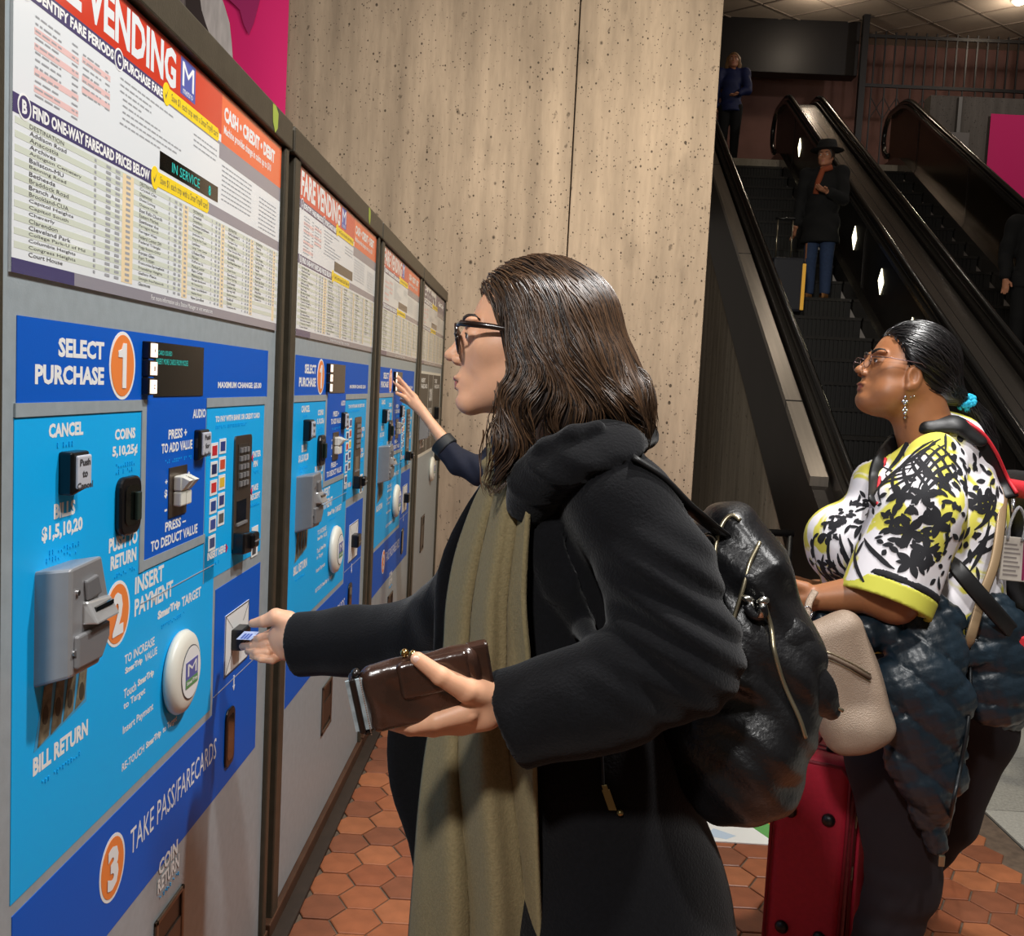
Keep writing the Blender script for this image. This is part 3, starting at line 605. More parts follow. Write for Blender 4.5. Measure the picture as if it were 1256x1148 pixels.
def bill_unit(t, u0, u1, v0, v1, d=.05):
    w = u1-u0; h = v1-v0
    def X(a): return u0+w*a
    def Z(a): return v0+h*a
    back = [(0, 0), (1.15, -.02), (1.2, .9), (0, .98)]; front = [(0.02, .10), (.78, .08), (1.0, .30), (1.0, .66), (.80, 1.04), (0.02, 1.02)]
    n = len(front); b4 = [(0, 0), (.9, -.02), (1.15, .1), (1.2, .75), (.9, .97), (0, .98)]
    b = MB().add([(0, X(p), Z(q)) for p, q in b4]+[(d, X(p), Z(q)) for p, q in front], [(i, (i+1) % n, (i+1) % n+n, i+n) for i in range(n)]+[tuple(range(n, 2*n))])
    o = b.build('bill_acceptor', SILV, t, bevel=.004)
    MB().add([(d-.002, X(.30), Z(.50)), (d-.002, X(1.0), Z(.50)), (d-.002, X(1.0), Z(.66)), (d-.002, X(.30), Z(.70)), (d+.020, X(.36), Z(.50)), (d+.020, X(.97), Z(.50)), (d+.006, X(.96), Z(.66)), (d+.006, X(.34), Z(.70))],
             [(0, 1, 5, 4), (1, 2, 6, 5), (2, 3, 7, 6), (3, 0, 4, 7), (4, 5, 6, 7)]).build('throat', mat('throat_silver', (186, 186, 186), .3, metal=.5), o, bevel=.003)
    MB().polyx([(X(.36), Z(.70)), (X(.74), Z(.72)), (X(.62), Z(.90)), (X(.32), Z(.88))], d-.002, d+.006).build('guide', mat('guide_grey', (120, 120, 122), .4, metal=.3), o, bevel=.003)
    MB().box(d+.004, d+.0135, X(.42), X(.9), Z(.60), Z(.64)).build('bill_slot', GLASS, o)
    MB().polyx([(X(.10), Z(.16)), (X(.74), Z(.14)), (X(.94), Z(.30)), (X(.94), Z(.44)), (X(.10), Z(.44))], d-.002, d+.007).build('drawer', mat('drawer_grey', (138, 138, 140), .4, metal=.4), o, bevel=.003)
    MB().lathe([(.004, 0), (.004, .003)], (d, X(.16), Z(.80)), axis=0, seg=10).build('screw', CHROME, o); MB().lathe([(.004, 0), (.004, .003)], (d, X(.08), Z(.30)), axis=0, seg=10).build('screw', CHROME, o)
def smart_disc(t, cu, cv):
    o = MB().lathe([(.070, 0), (.078, .004), (.081, .011), (.076, .020), (.064, .025), (.05, .027)], (0, cu, cv), axis=0, seg=36, sx=1., sy=1.).build('card_target', mat('target_white', (226, 222, 208), .35), t, True)
    MB().lathe([(.050, .0265), (.050, .0285)], (0, cu+.004, cv), axis=0, seg=32).build('target_face', WHITE, o)
    MB().lathe([(.052, .026), (.052, .0280)], (0, cu+.004, cv), axis=0, seg=32).build('target_ring', INK, o)
    lg = MB().box(.0285, .0292, cu-.028, cu+.036, cv-.026, cv+.024).build('target_print', mat('target_blue', (92, 98, 170), .4), o)
    MB().box(.0292, .0296, cu-.028, cu+.036, cv-.026, cv-.010).build('target_print', mat('target_green', (90, 150, 90), .4), o)
    b = MB(); put_text(b, 'SmarTrip', cu-.024, cu+.032, cv-.022, cv-.013, .0300, .02); put_text(b, 'M', cu-.02, cu+.028, cv-.004, cv+.02, .0297, .0); b.build('lettering', WHITE, o)
def coin_box(t, u0, u1, v0, v1):
    o = MB()
    for (a, e, f, g) in ((u0, u1, v1-.01, v1), (u0, u1, v0, v0+.012), (u0, u0+.012, v0, v1), (u1-.012, u1, v0, v1)): o.box(0, .006, a, e, f, g)
    o = o.build('coin_return', METAL, t, bevel=.002)
    MB().box(.0002, .0012, u0+.012, u1-.012, v0+.012, v1-.01).build('coin_opening', mat('cup_dark', (44, 38, 34), .35, metal=.5), o)
    MB().polyx([(u0+.014, v0+.03), (u1-.014, v0+.03), (u1-.014, v1-.06), (u0+.014, v1-.06)], .0012, .004).build('flap', mat('flap_brown', (78, 66, 58), .35, metal=.6), o)
PITCH = 1.435
m1 = machine('fare_machine', 'nearest blue fare vending machine with a lit display, at the left edge', 1.075)
lit = [c for c in m1.children if c.name.startswith('sign_panel')][0]; scr = [c for c in m1.children if c.name.startswith('screen')][0]
m2 = copy_tree(m1); m2.location.y = 1.075+PITCH; m2['label'] = 'second blue fare vending machine, behind the outstretched arm'
m3 = copy_tree(m1); m3.location.y = 1.075+2*PITCH; m3['label'] = 'third blue fare vending machine, touched by a raised hand'
m4 = machine('exit_fare_machine', 'grey vending machine with dark panels beside the concrete wall', 1.075+3*PITCH, 1)
lettering(lit, CYAN, ('IN SERVICE', .655, .795, 1.875, 1.892, .0), ('8', .845, .858, 1.873, 1.892, .02), w=.0050, name='display_text')
lettering(scr, CYAN, ('1 CARD ISSUED', .606, .678, 1.556, 1.564, .0), ('INSERT MORE CARDS FROM MODES', .606, .760, 1.540, 1.550, .0), w=.0032, name='display_text')
for m_, u, z, w_, h_ in ((m1, 1.255, 2.146, .05, .05), (m2, 1.115, 2.146, .04, .05)):
    MB().polyx([(u-w_*.5, z+.01), (u, z+.012), (u+w_*.5, z-.0), (u+w_*.42, z-h_*.7), (u, z-h_), (u-w_*.4, z-h_*.6)], .018, .0188).build('green_tape', GREENP, m_)

# ------------------------------------------------------------------ implicit surfaces for bodies, cloth and leather
A3 = lambda *p: np.array(p, np.float32)
def ell(P, c, r, R=None):
    p = P-np.asarray(c, np.float32)
    if R is not None: p = p@R
    r = np.asarray(r, np.float32); q = p/r
    k0 = np.sqrt((q*q).sum(-1)); k1 = np.sqrt(((q/r)**2).sum(-1))+1e-9
    return k0*(k0-1)/k1
def cone(P, a, b, ra, rb, sq=None):
    a = np.asarray(a, np.float32); b = np.asarray(b, np.float32); p = P-a; d = b-a
    if sq is not None:
        n = np.asarray(sq[0], np.float32); n = n/np.linalg.norm(n); f = sq[1]-1
        p = p+n*((p@n)*f)[..., None]; d = d+n*float(d@n)*f
    t = np.clip((p@d)/float(d@d+1e-12), 0, 1)
    return np.sqrt(((p-t[..., None]*d)**2).sum(-1))-(ra+(rb-ra)*t)
def smin(a, b, k):
    h = np.clip(.5+.5*(b-a)/k, 0, 1); return b+(a-b)*h-k*h*(1-h)
def smax(a, b, k): return -smin(-a, -b, k)
def chain(P, pts, rad, k=.004, sq=None):
    d = None
    for i in range(len(pts)-1):
        e = cone(P, pts[i], pts[i+1], rad[i], rad[i+1], sq)
        d = e if d is None else smin(d, e, k)
    return d
def rbox(P, c, hx, r, R=None):
    p = P-np.asarray(c, np.float32)
    if R is not None: p = p@R
    q = np.abs(p)-(np.asarray(hx, np.float32)-r)
    return np.sqrt((np.maximum(q, 0)**2).sum(-1))+np.minimum(q.max(-1), 0)-r
def frame(x, up=(0, 0, 1)):
    """columns: x axis, y axis, z axis"""
    x = np.asarray(x, float); x = x/np.linalg.norm(x); y = np.cross(up, x); y /= np.linalg.norm(y); z = np.cross(x, y)
    return np.stack([x, y, z], 1).astype(np.float32)
def surf(fn, lo, hi, h):
    lo = np.asarray(lo, float); hi = np.asarray(hi, float); B = 4
    nb = np.ceil((hi-lo)/(h*B)).astype(int)+1; n = nb*B
    ax = [np.arange(nb[i]) for i in range(3)]
    bi = np.stack(np.meshgrid(*ax, indexing='ij'), -1).reshape(-1, 3)
    cen = (lo+(bi*B+(B-1)/2)*h).astype(np.float32)
    dc = np.concatenate([fn(c) for c in np.array_split(cen, max(1, len(cen)//200000))])
    act = np.abs(dc) < B*h*1.9
    D = np.repeat(np.repeat(np.repeat(np.where(dc.reshape(nb) < 0, -1., 1.).astype(np.float32), B, 0), B, 1), B, 2)
    ba = bi[act]; off = np.stack(np.meshgrid(*[np.arange(B)]*3, indexing='ij'), -1).reshape(-1, 3)
    for ch in np.array_split(ba, max(1, len(ba)*B**3//300000)):
        if len(ch) == 0: continue
        ii = (ch[:, None, :]*B+off[None]).reshape(-1, 3)
        D[ii[:, 0], ii[:, 1], ii[:, 2]] = fn((lo+ii*h).astype(np.float32))
    S = D < 0
    c = np.zeros(np.array(S.shape)-1, np.int8)
    for dx in (0, 1):
        for dy in (0, 1):
            for dz in (0, 1): c += S[dx:dx+c.shape[0], dy:dy+c.shape[1], dz:dz+c.shape[2]]
    I = np.argwhere((c > 0) & (c < 8)); idx = -np.ones(c.shape, np.int32); idx[I[:, 0], I[:, 1], I[:, 2]] = np.arange(len(I))
    cr = [(dx, dy, dz) for dx in (0, 1) for dy in (0, 1) for dz in (0, 1)]
    V = {k: D[I[:, 0]+k[0], I[:, 1]+k[1], I[:, 2]+k[2]] for k in cr}
    acc = np.zeros((len(I), 3)); cnt = np.zeros(len(I))
    for a in cr:
        for d in range(3):
            if a[d] == 0:
                b = list(a); b[d] = 1; b = tuple(b); va, vb = V[a], V[b]; m = (va < 0) != (vb < 0)
                t = np.where(m, va/(va-vb+1e-12), 0); p = np.array(a, float)[None]+np.zeros((len(I), 3)); p[:, d] += t
                acc += p*m[:, None]; cnt += m
    v = lo+(I+acc/cnt[:, None])*h
    F = []
    for d in range(3):
        e1, e2 = (d+1) % 3, (d+2) % 3
        sl0 = [slice(None)]*3; sl1 = [slice(None)]*3; sl0[d] = slice(0, -1); sl1[d] = slice(1, None)
        s0 = S[tuple(sl0)]; s1 = S[tuple(sl1)]; E = np.argwhere(s0 != s1)
        E = E[(E[:, e1] > 0) & (E[:, e2] > 0) & (E[:, e1] < S.shape[e1]-1) & (E[:, e2] < S.shape[e2]-1)]
        if len(E) == 0: continue
        def g(o1, o2):
            q = E.copy(); q[:, e1] += o1; q[:, e2] += o2; return idx[q[:, 0], q[:, 1], q[:, 2]]
        q = np.stack([g(-1, -1), g(0, -1), g(0, 0), g(-1, 0)], 1); fl_ = ~s0[E[:, 0], E[:, 1], E[:, 2]]
        q[fl_] = q[fl_][:, ::-1]; F.append(q)
    f = np.concatenate(F); f = f[(f >= 0).all(1)]
    # pull the vertices onto the surface
    for _ in range(2):
        d0, g = grad(fn, v, h*.5); st = np.clip(d0/(np.linalg.norm(g, axis=1)+1e-6), -h, h)
        v = v-g/(np.linalg.norm(g, axis=1)[:, None]+1e-6)*st[:, None]*.8
    return v, f
def grad(fn, v, e):
    v32 = v.astype(np.float32); d0 = fn(v32).astype(float); g = np.zeros((len(v), 3))
    for i in range(3):
        q = v32.copy(); q[:, i] += e; g[:, i] = (fn(q)-d0)/e
    return d0, g
def npmesh(name, v, f, mats, smooth=True, mi=None):
    me = bpy.data.meshes.new(name); v = np.asarray(v, np.float32); f = np.asarray(f, np.int32); k = f.shape[1]
    me.vertices.add(len(v)); me.vertices.foreach_set('co', v.ravel()); me.loops.add(f.size); me.loops.foreach_set('vertex_index', f.ravel())
    me.polygons.add(len(f)); me.polygons.foreach_set('loop_start', np.arange(0, f.size, k, dtype=np.int32)); me.polygons.foreach_set('loop_total', np.full(len(f), k, np.int32))
    for m in (mats if isinstance(mats, (list, tuple)) else [mats]): me.materials.append(m)
    if mi is not None: me.polygons.foreach_set('material_index', np.asarray(mi, np.int32))
    if smooth: me.polygons.foreach_set('use_smooth', np.ones(len(f), bool))
    me.update(calc_edges=True); me.validate(); return me
def blob(name, fn, lo, hi, h, m, parent=None):
    v, f = surf(fn, lo, hi, h)
    o = link(name, npmesh(name, v, f, m))
    return part_of(o, parent) if parent is not None else o
def multi(name, parts, m, parent):
    """several pieces of one skin, at their own fineness, as one mesh"""
    V = []; Fq = []; n = 0
    for fn, lo, hi, h in parts:
        v, f = surf(fn, lo, hi, h); V.append(v); Fq.append(f+n); n += len(v)
    o = link(name, npmesh(name, np.concatenate(V), np.concatenate(Fq), m)); return part_of(o, parent)
def bb(pts, pad):
    p = np.array(pts); return p.min(0)-pad, p.max(0)+pad
def wav(P, n, fr, ph=0.): return np.sin((P@np.asarray(n, np.float32))*fr+ph)
EX, EY, EZ = np.array(_r2), np.array(_f), np.array(_u2)
CAMR = np.stack([EX, EY, EZ], 1).astype(np.float32)       # local x = picture right, y = away, z = up

def head_fn(O, R, p):
    """skull, face and neck; local frame: face looks to -x, +z up, y sideways"""
    O = np.asarray(O, np.float32); g = lambda k, d: p.get(k, d)
    wid = g('wide', 1.); jowl = g('jowl', 0.)
    def fn(P):
        q = (P-O)@R; q = q/np.float32(g('s', 1.)); a = q.copy(); a[..., 1] = np.abs(q[..., 1])/wid
        d = ell(a, (.012, 0, .000), (.097, .075, .092))
        d = smin(d, ell(a, (-.042, 0, -.052), (.047, .057, .072)), .03)
        d = smin(d, ell(a, (-.066, 0, -.045), (.033, .044, .045)), .02)
        d = smin(d, ell(a, (-.052, .046, -.030), (.026, .016, .018)), .02)
        d = smin(d, cone(a, (-.086, .012, -.106), (-.004, .050, -.070), .017, .022), .022)
        d = smin(d, ell(a, (-.090, 0, -.104), (.0185, .020, .017)), .014)
        d = smin(d, ell(a, (-.087, 0, -.076), (.022, .027, .022)), .012)
        d = smin(d, ell(a, (-.082, .026, .008), (.013, .030, .008)), .012)
        d = smax(d, -ell(a, (-.098, .031, -.012), (.016, .018, .012)), .014)
        d = smin(d, ell(a, (-.0795, .0315, -.012), (.0143, .0155, .0138)), .004)
        d = smax(d, -ell(a, (-.0955, .0325, -.0135), (.0085, .0125, .0036)), .002)
        d = smin(d, cone(a, (-.091, 0, -.003), (-.1105, 0, -.031), .007, .0085), .010)
        d = smin(d, ell(a, (-.1155, 0, -.0365), (.0105, .0092, .0092)), .006)
        d = smin(d, ell(a, (-.104, .0105, -.0445), (.0105, .0065, .0070)), .005)
        d = smax(d, -ell(a, (-.1085, .0062, -.0505), (.0055, .0030, .0030)), .003)
        d = smin(d, ell(a, (-.1040, 0, -.0705), (.0085, .0195, .0054)), .004)
        d = smin(d, ell(a, (-.1015, 0, -.0845), (.0090, .0170, .0062)), .004)
        d = smax(d, -ell(a, (-.114, 0, -.0775), (.0150, .0210, .0016+g('mouth', 0))), .002)
        d = smax(d, -ell(a, (-.112, 0, -.0935), (.008, .016, .0045)), .006)
        ea = a-A3(*g('ear', (0, 0, 0))); e = ell(ea, (.014, .073, -.020), (.019, .009, .031)); e = smax(e, -ell(ea, (.012, .082, -.017), (.010, .008, .018)), .006)
        e = smin(e, ell(ea, (.006, .074, -.045), (.008, .006, .009)), .004); d = smin(d, e, .006)
        if jowl:
            d = smin(d, ell(a, (-.045, .0, -.118), (.050, .050, .026)), .03); d = smin(d, ell(a, (-.050, .040, -.085), (.030, .024, .030)), .03)
        n1 = g('neck', (.045, 0, -.23)); nr = g('nr', .052)
        d = smin(d, cone(q, (.022, 0, -.06), n1, nr, nr*1.08), .03)
        return d*np.float32(g('s', 1.))
    return fn
def tube_obj(name, path, r, m, parent, seg=8, flat=None, up=None):
    return part_of(MB().tube(path, r, seg, True, flat, up).build(name, m, None, True), parent)
def catmull(pts, n):
    pts = [np.array(p, float) for p in pts]; P = [2*pts[0]-pts[1]]+pts+[2*pts[-1]-pts[-2]]; out = []
    for i in range(1, len(P)-2):
        for t in np.linspace(0, 1, n, endpoint=False):
            a, b, c, d = P[i-1:i+3]; out.append(.5*((2*b)+(c-a)*t+(2*a-5*b+4*c-d)*t*t+(-a+3*b-3*c+d)*t**3))
    out.append(pts[-1]); return out
def on_surface(fn, pts, off, e=.002, it=6, maxstep=.05):
    v = np.array(pts, float)
    for _ in range(it):
        d0, g = grad(fn, v, e); gn = np.linalg.norm(g, axis=1)[:, None]+1e-6
        v = v-(g/gn)*np.clip((d0-off)/gn[:, 0], -maxstep, maxstep)[:, None]
    return v
def strands(name, fn, seeds, flow, nstep, step, rad, m, parent, off=(0., .004), wob=.0, seed=1, lift=.0):
    """locks of hair combed over an implicit surface"""
    r = np.random.default_rng(seed); n = len(seeds); v = np.array(seeds, float); o = r.uniform(off[0], off[1], n)
    ln = r.uniform(.65, 1., n); ph = r.uniform(0, 6.28, (n, 3)); path = []
    for s in range(nstep):
        d0, g = grad(fn, v, .003); g /= np.linalg.norm(g, axis=1)[:, None]+1e-6
        v = v-g*np.clip(d0-o, -.02, .02)[:, None]; path.append(v.copy())
        f = flow(v, s/nstep, g)
        f = f+wob*np.stack([np.sin(ph[:, 0]+s*.55), np.sin(ph[:, 1]+s*.6), np.sin(ph[:, 2]+s*.5)*.5], 1)
        f = f-g*((f*g).sum(1))[:, None]+g*lift*(s/nstep); f /= np.linalg.norm(f, axis=1)[:, None]+1e-6
        v = v+f*(step*ln)[:, None]
    path = np.stack(path, 1)                                     # n, nstep, 3
    T = np.gradient(path, axis=1); T /= np.linalg.norm(T, axis=2, keepdims=True)+1e-9
    ref = np.array((.31, .83, .46)); N1 = np.cross(T, ref); N1 /= np.linalg.norm(N1, axis=2, keepdims=True)+1e-9; N2 = np.cross(T, N1)
    w = (rad*r.uniform(.6, 1.3, n))[:, None]*(np.minimum(1, (1-np.linspace(0, 1, nstep))*3.+.12))[None]
    ring = np.stack([path+(N1*math.cos(a)+N2*math.sin(a))*w[..., None] for a in (0, 2.094, 4.189)], 2)   # n,nstep,3,3
    V = ring.reshape(-1, 3); base = (np.arange(n)*nstep*3)[:, None, None]+(np.arange(nstep-1)*3)[None, :, None]
    F = np.concatenate([np.stack([base+k, base+(k+1) % 3, base+3+(k+1) % 3, base+3+k], -1).reshape(-1, 4) for k in range(3)])
    return part_of(link(name, npmesh(name, V, F, m)), parent)
def hair_mat(name, c0, c1, rough=.40):
    m = bpy.data.materials.new(name); m.use_nodes = True; N = m.node_tree.nodes; L = m.node_tree.links; b = N['Principled BSDF']
    g = N.new('ShaderNodeNewGeometry'); mx = N.new('ShaderNodeMix'); mx.data_type = 'RGBA'
    mx.inputs['A'].default_value = (*lin(c0), 1); mx.inputs['B'].default_value = (*lin(c1), 1); L.new(g.outputs['Random Per Island'], mx.inputs['Factor'])
    L.new(mx.outputs['Result'], b.inputs['Base Color']); b.inputs['Roughness'].default_value = rough; b.inputs['Specular IOR Level'].default_value = .55
    return m
SKIN1 = mat('skin_fair', (224, 170, 136), .48, sss=.12, var=.05, vscale=40, bump=.04, bscale=500)
SKIN2 = mat('skin_brown', (158, 104, 68), .46, sss=.08, var=.06, vscale=40, bump=.04, bscale=500)
LIP1 = mat('lips_rose', (180, 104, 96), .4); LIP2 = mat('lips_brown', (138, 74, 64), .4)
EYEW = mat('eye_white', (232, 228, 222), .2); IRIS = mat('iris_brown', (58, 38, 26), .2); NAILM = mat('nail', (236, 196, 178), .25)
COATM = mat('black_wool', (11, 11, 14), .95, sheen=.10, var=.2, vscale=160, bump=.35, bscale=260, spec=.15)
def face_extras(parent, O, R, p, lipm, browm, fn):
    s = p.get('s', 1.); w = p.get('wide', 1.)
    def W(x, y, z): return np.asarray(O, float)+R.astype(float)@(np.array((x, y*w, z))*s)
    for sg in (-1, 1):
        e = part_of(MB().ball((0, 0, 0), .0127*s, 20, 14).build('eye', EYEW, None, True), parent); e.location = Vector(W(-.0795, .0315*sg, -.0125)); e.matrix_parent_inverse = Matrix.Translation(-Vector(parent.location))
        i = MB().ball((0, 0, 0), (.0035*s, .0062*s, .0062*s), 14, 8).build('iris', IRIS, None, True); i.parent = e; i.location = Vector(R.astype(float)@np.array((-.0108*s, -.001*sg, .0005)))
        br = on_surface(fn, [W(x_, y_*sg, z_) for x_, y_, z_ in ((-.099, .011, .010), (-.098, .020, .0125), (-.095, .030, .0145), (-.089, .040, .0150), (-.080, .049, .0130), (-.070, .056, .0090))], .0006, maxstep=.006)
        tube_obj('eyebrow', br, [.0022, .0040, .0044, .0040, .0028, .0012], browm, parent, 6)
        la = on_surface(fn, [W(-.0965, (.020+.0047*k)*sg, -.0095+.0022*math.sin(k/5*math.pi)) for k in range(6)], .0004); tube_obj('eyelashes', la, .0009, browm, parent, 5)
    for z0, hh, k in ((-.0705, .0050, 0), (-.0845, .0058, 1)):
        n = 13; rows = []
        for j in range(4):
            rows.append([W(-.122+.0009*abs(i-6)**1.6*.25, (i-6)/6*.0195*(1 if k == 0 else .9), z0+(j-1.5)/1.5*hh*(1-(abs(i-6)/6)**2.2)+(-.004*(abs(i-6)/6)**2 if k == 0 else .004*(abs(i-6)/6)**2)) for i in range(n)])
        v = on_surface(fn, np.array(rows).reshape(-1, 3), .0004); f = [(j*n+i, j*n+i+1, (j+1)*n+i+1, (j+1)*n+i) for j in range(3) for i in range(n-1)]
        part_of(link('lips', npmesh('lips', v, f, lipm)), parent)

# ------------------------------------------------------------------ the woman at the nearest machine
HY = 1.45; MPP = HY/FPX
w1 = thing('person', 'woman in a black wool coat, olive scarf and glasses paying at the machine', 'person', tuple(at(690, 574, HY)*np.array((1, 1, 0))))
HO = at(650, 405, HY)
HP = dict(neck=(.042, 0, -.20), nr=.050)
hfn = head_fn(HO, CAMR, HP)
def hl(px, py, dy=0.): return HO+EX*(px-650)*MPP+EZ*(405-py)*MPP+EY*dy
def handfn(pieces, k=.006):
    def fn(P):
        d = None
        for pts, rad, kk, sq in pieces:
            e = chain(P, pts, rad, .003, sq); d = e if d is None else smin(d, e, kk)
        return d
    return fn
# left hand under the wallet (thumb over it), depth about 1.2 m
def q1(px, py, y): return at(px, py, y)
LH = [([q1(640, 866, 1.24), q1(612, 858, 1.235), q1(585, 862, 1.225)], [.027, .026, .030], .01, (EY, 1.35)),
      ([q1(592, 868, 1.222), q1(566, 876, 1.225)], [.030, .026], .012, (EY, 1.25)),
      ([q1(600, 852, 1.215), q1(572, 846, 1.185), q1(540, 829, 1.165), q1(512, 808, 1.158)], [.019, .0155, .0115, .0085], .012, None),
      ([q1(572, 872, 1.20), q1(536, 884, 1.192), q1(508, 889, 1.198), q1(489, 889, 1.205)], [.0165, .0118, .0105, .0085], .008, None),
      ([q1(566, 884, 1.225), q1(532, 893, 1.22), q1(503, 893, 1.225), q1(480, 888, 1.235)], [.016, .0112, .010, .0082], .008, None),
      ([q1(566, 886, 1.25), q1(534, 892, 1.245), q1(508, 890, 1.25), q1(490, 884, 1.26)], [.0155, .0108, .0098, .008], .008, None),
      ([q1(572, 884, 1.27), q1(546, 888, 1.27), q1(526, 885, 1.275), q1(512, 878, 1.285)], [.014, .0095, .0086, .007], .008, None)]
def zq(a, b, y): return at(280+a/7.175, 720+b/7.175, y)
RH = [([zq(700, 450, 1.985), zq(600, 450, 2.0), zq(520, 440, 2.02)], [0.03192, 0.03078, 0.0342], .01, (EY, 1.5)),
      ([zq(530, 360, 2.02), zq(455, 420, 2.035), zq(470, 520, 2.035), zq(500, 560, 2.03)], [0.02508, 0.0228, 0.02166, 0.02052], .016, None),
      ([zq(520, 300, 2.01), zq(420, 262, 2.005), zq(320, 300, 2.01), zq(215, 320, 2.02)], [0.0228, 0.01767, 0.01311, 0.00912], .010, None),
      ([zq(455, 395, 2.04), zq(370, 415, 2.03), zq(285, 448, 2.035), zq(218, 468, 2.05)], [0.01245, 0.01005, 0.009383, 0.007469], .0025, None),
      ([zq(445, 470, 2.045), zq(340, 505, 2.03), zq(220, 522, 2.04), zq(125, 522, 2.06)], [0.01264, 0.01005, 0.009383, 0.007469], .0025, None),
      ([zq(455, 535, 2.045), zq(350, 572, 2.02), zq(250, 578, 2.02), zq(172, 562, 2.04)], [0.01226, 0.009769, 0.009005, 0.007278], .0025, None),
      ([zq(480, 590, 2.04), zq(390, 640, 2.015), zq(290, 632, 2.01), zq(212, 604, 2.025)], [0.01101, 0.008812, 0.007852, 0.006512], .0025, None)]
SHL, SHR = q1(752, 612, 1.32), q1(700, 612, 1.66)
ELL, WRL = q1(842, 800, 1.25), q1(640, 866, 1.24)
ELR, WRR = q1(525, 775, 1.89), zq(700, 450, 1.98)
WA, HI = q1(705, 850, 1.49), q1(712, 985, 1.49)
def body1(P):
    d = chain(P, [q1(672, 590, 1.48), q1(690, 680, 1.48), WA, HI], [.07, .10, .08, .09], .03)
    d = smin(d, cone(P, q1(672, 575, 1.48), SHL, .05, .05), .04); d = smin(d, cone(P, q1(668, 575, 1.48), SHR, .05, .05), .04)
    d = smin(d, chain(P, [SHL, ELL, WRL], [.05, .042, .027], .02), .02); d = smin(d, chain(P, [SHR, ELR, WRR], [.05, .042, .027], .02), .02)
    for y in (1.40, 1.58): d = smin(d, chain(P, [A3(HI[0], y, HI[2]), A3(HI[0]-.01, y, .47), A3(HI[0]+.02, y, .09)], [.06, .05, .04], .02), .03)
    return d
lh, rh = handfn(LH), handfn(RH)
lo, hi = bb([p for s in LH for p in s[0]], .05); lo2, hi2 = bb([p for s in RH for p in s[0]], .05)
lo3, hi3 = bb([SHL, SHR, ELL, ELR, WRL, WRR, HI, A3(HI[0], 1.45, .1), q1(672, 575, 1.48)], .14)
multi('body', [(hfn, HO-np.array((.16, .13, .26)), HO+np.array((.16, .13, .13)), .0028), (lh, lo, hi, .0022), (rh, lo2, hi2, .0024), (body1, lo3, hi3, .013)], SKIN1, w1)
face_extras(w1, HO, CAMR, HP, LIP1, mat('brow_dark', (46, 34, 28), .6), hfn)
# nails and ring
for a, b_, fn_ in ((LH[2][0], lh, 0), (RH[2][0], rh, 1), (RH[3][0], rh, 1), (RH[4][0], rh, 1), (RH[5][0], rh, 1), (RH[6][0], rh, 1)):
    t = a[-1]; d = (a[-1]-a[-2]); d /= np.linalg.norm(d); n = np.cross(d, EY); n = -EY if fn_ == 0 else (n/np.linalg.norm(n))
    R = np.stack([d, np.cross(n, d), n], 1); b = MB().ball((0, 0, 0), (.0065, .0048, .0022), 10, 6); c = t+n*.0066; b.xf(lambda p: R@p+c); part_of(b.build('fingernail', NAILM, None, True), w1)
ra, rb_ = RH[5][0][0], RH[5][0][1]; c = ra*.55+rb_*.45; d = (rb_-ra)/np.linalg.norm(rb_-ra); u = np.cross(d, (0, 0, 1)); u /= np.linalg.norm(u); vv = np.cross(d, u)
tube_obj('ring', [c+(u*math.cos(t)+vv*math.sin(t))*.0128 for t in np.linspace(0, 6.283, 25)], .0012, CHROME, w1, 6)
# glasses
GLM = mat('tortoise_frame', (34, 22, 18), .2, coat=.5); LENS = mat('lens', (250, 250, 250), .02, trans=1., spec=.3)
def gl(x, y, z): return HO+EX*x+EY*y+EZ*z
g1 = link('glasses', None); part_of(g1, w1)
for sg in (-1, 1):
    rim = [gl(-.1045+.004*abs(math.cos(t))*0-.0022*math.sin(t)+.0025*abs(.034+.027*math.cos(t)-.034)*8*.1, sg*(.034+.0265*math.cos(t)), -.017+.0205*math.sin(t)) for t in np.linspace(0, 6.283, 33)]
    tube_obj('rim', rim, .0026, GLM, w1, 8).parent = g1
    lp = MB(); n = 32; lp.add([gl(-.1045, sg*.034, -.017)]+[gl(-.1045, sg*(.034+.0255*math.cos(2*math.pi*k/n)), -.017+.0195*math.sin(2*math.pi*k/n)) for k in range(n)], [(0, 1+k, 1+(k+1) % n) for k in range(n)])
    l = lp.build('lens', mat('lens_clear', (255, 255, 255), .02, trans=1., alpha=.12), None, True); part_of(l, w1); l.parent = g1
    tube_obj('temple', [gl(-.103, sg*.060, -.001), gl(-.098, sg*.071, .000), gl(-.06, sg*.078, -.005), gl(-.01, sg*.081, -.014), gl(.01, sg*.081, -.03)], [.0024, .0030, .0028, .0024, .002], GLM, w1, 8, 1.5, (0, 0, 1)).parent = g1
tube_obj('bridge', [gl(-.106, -.0095, -.008), gl(-.110, 0, -.005), gl(-.106, .0095, -.008)], .0022, GLM, w1, 8).parent = g1
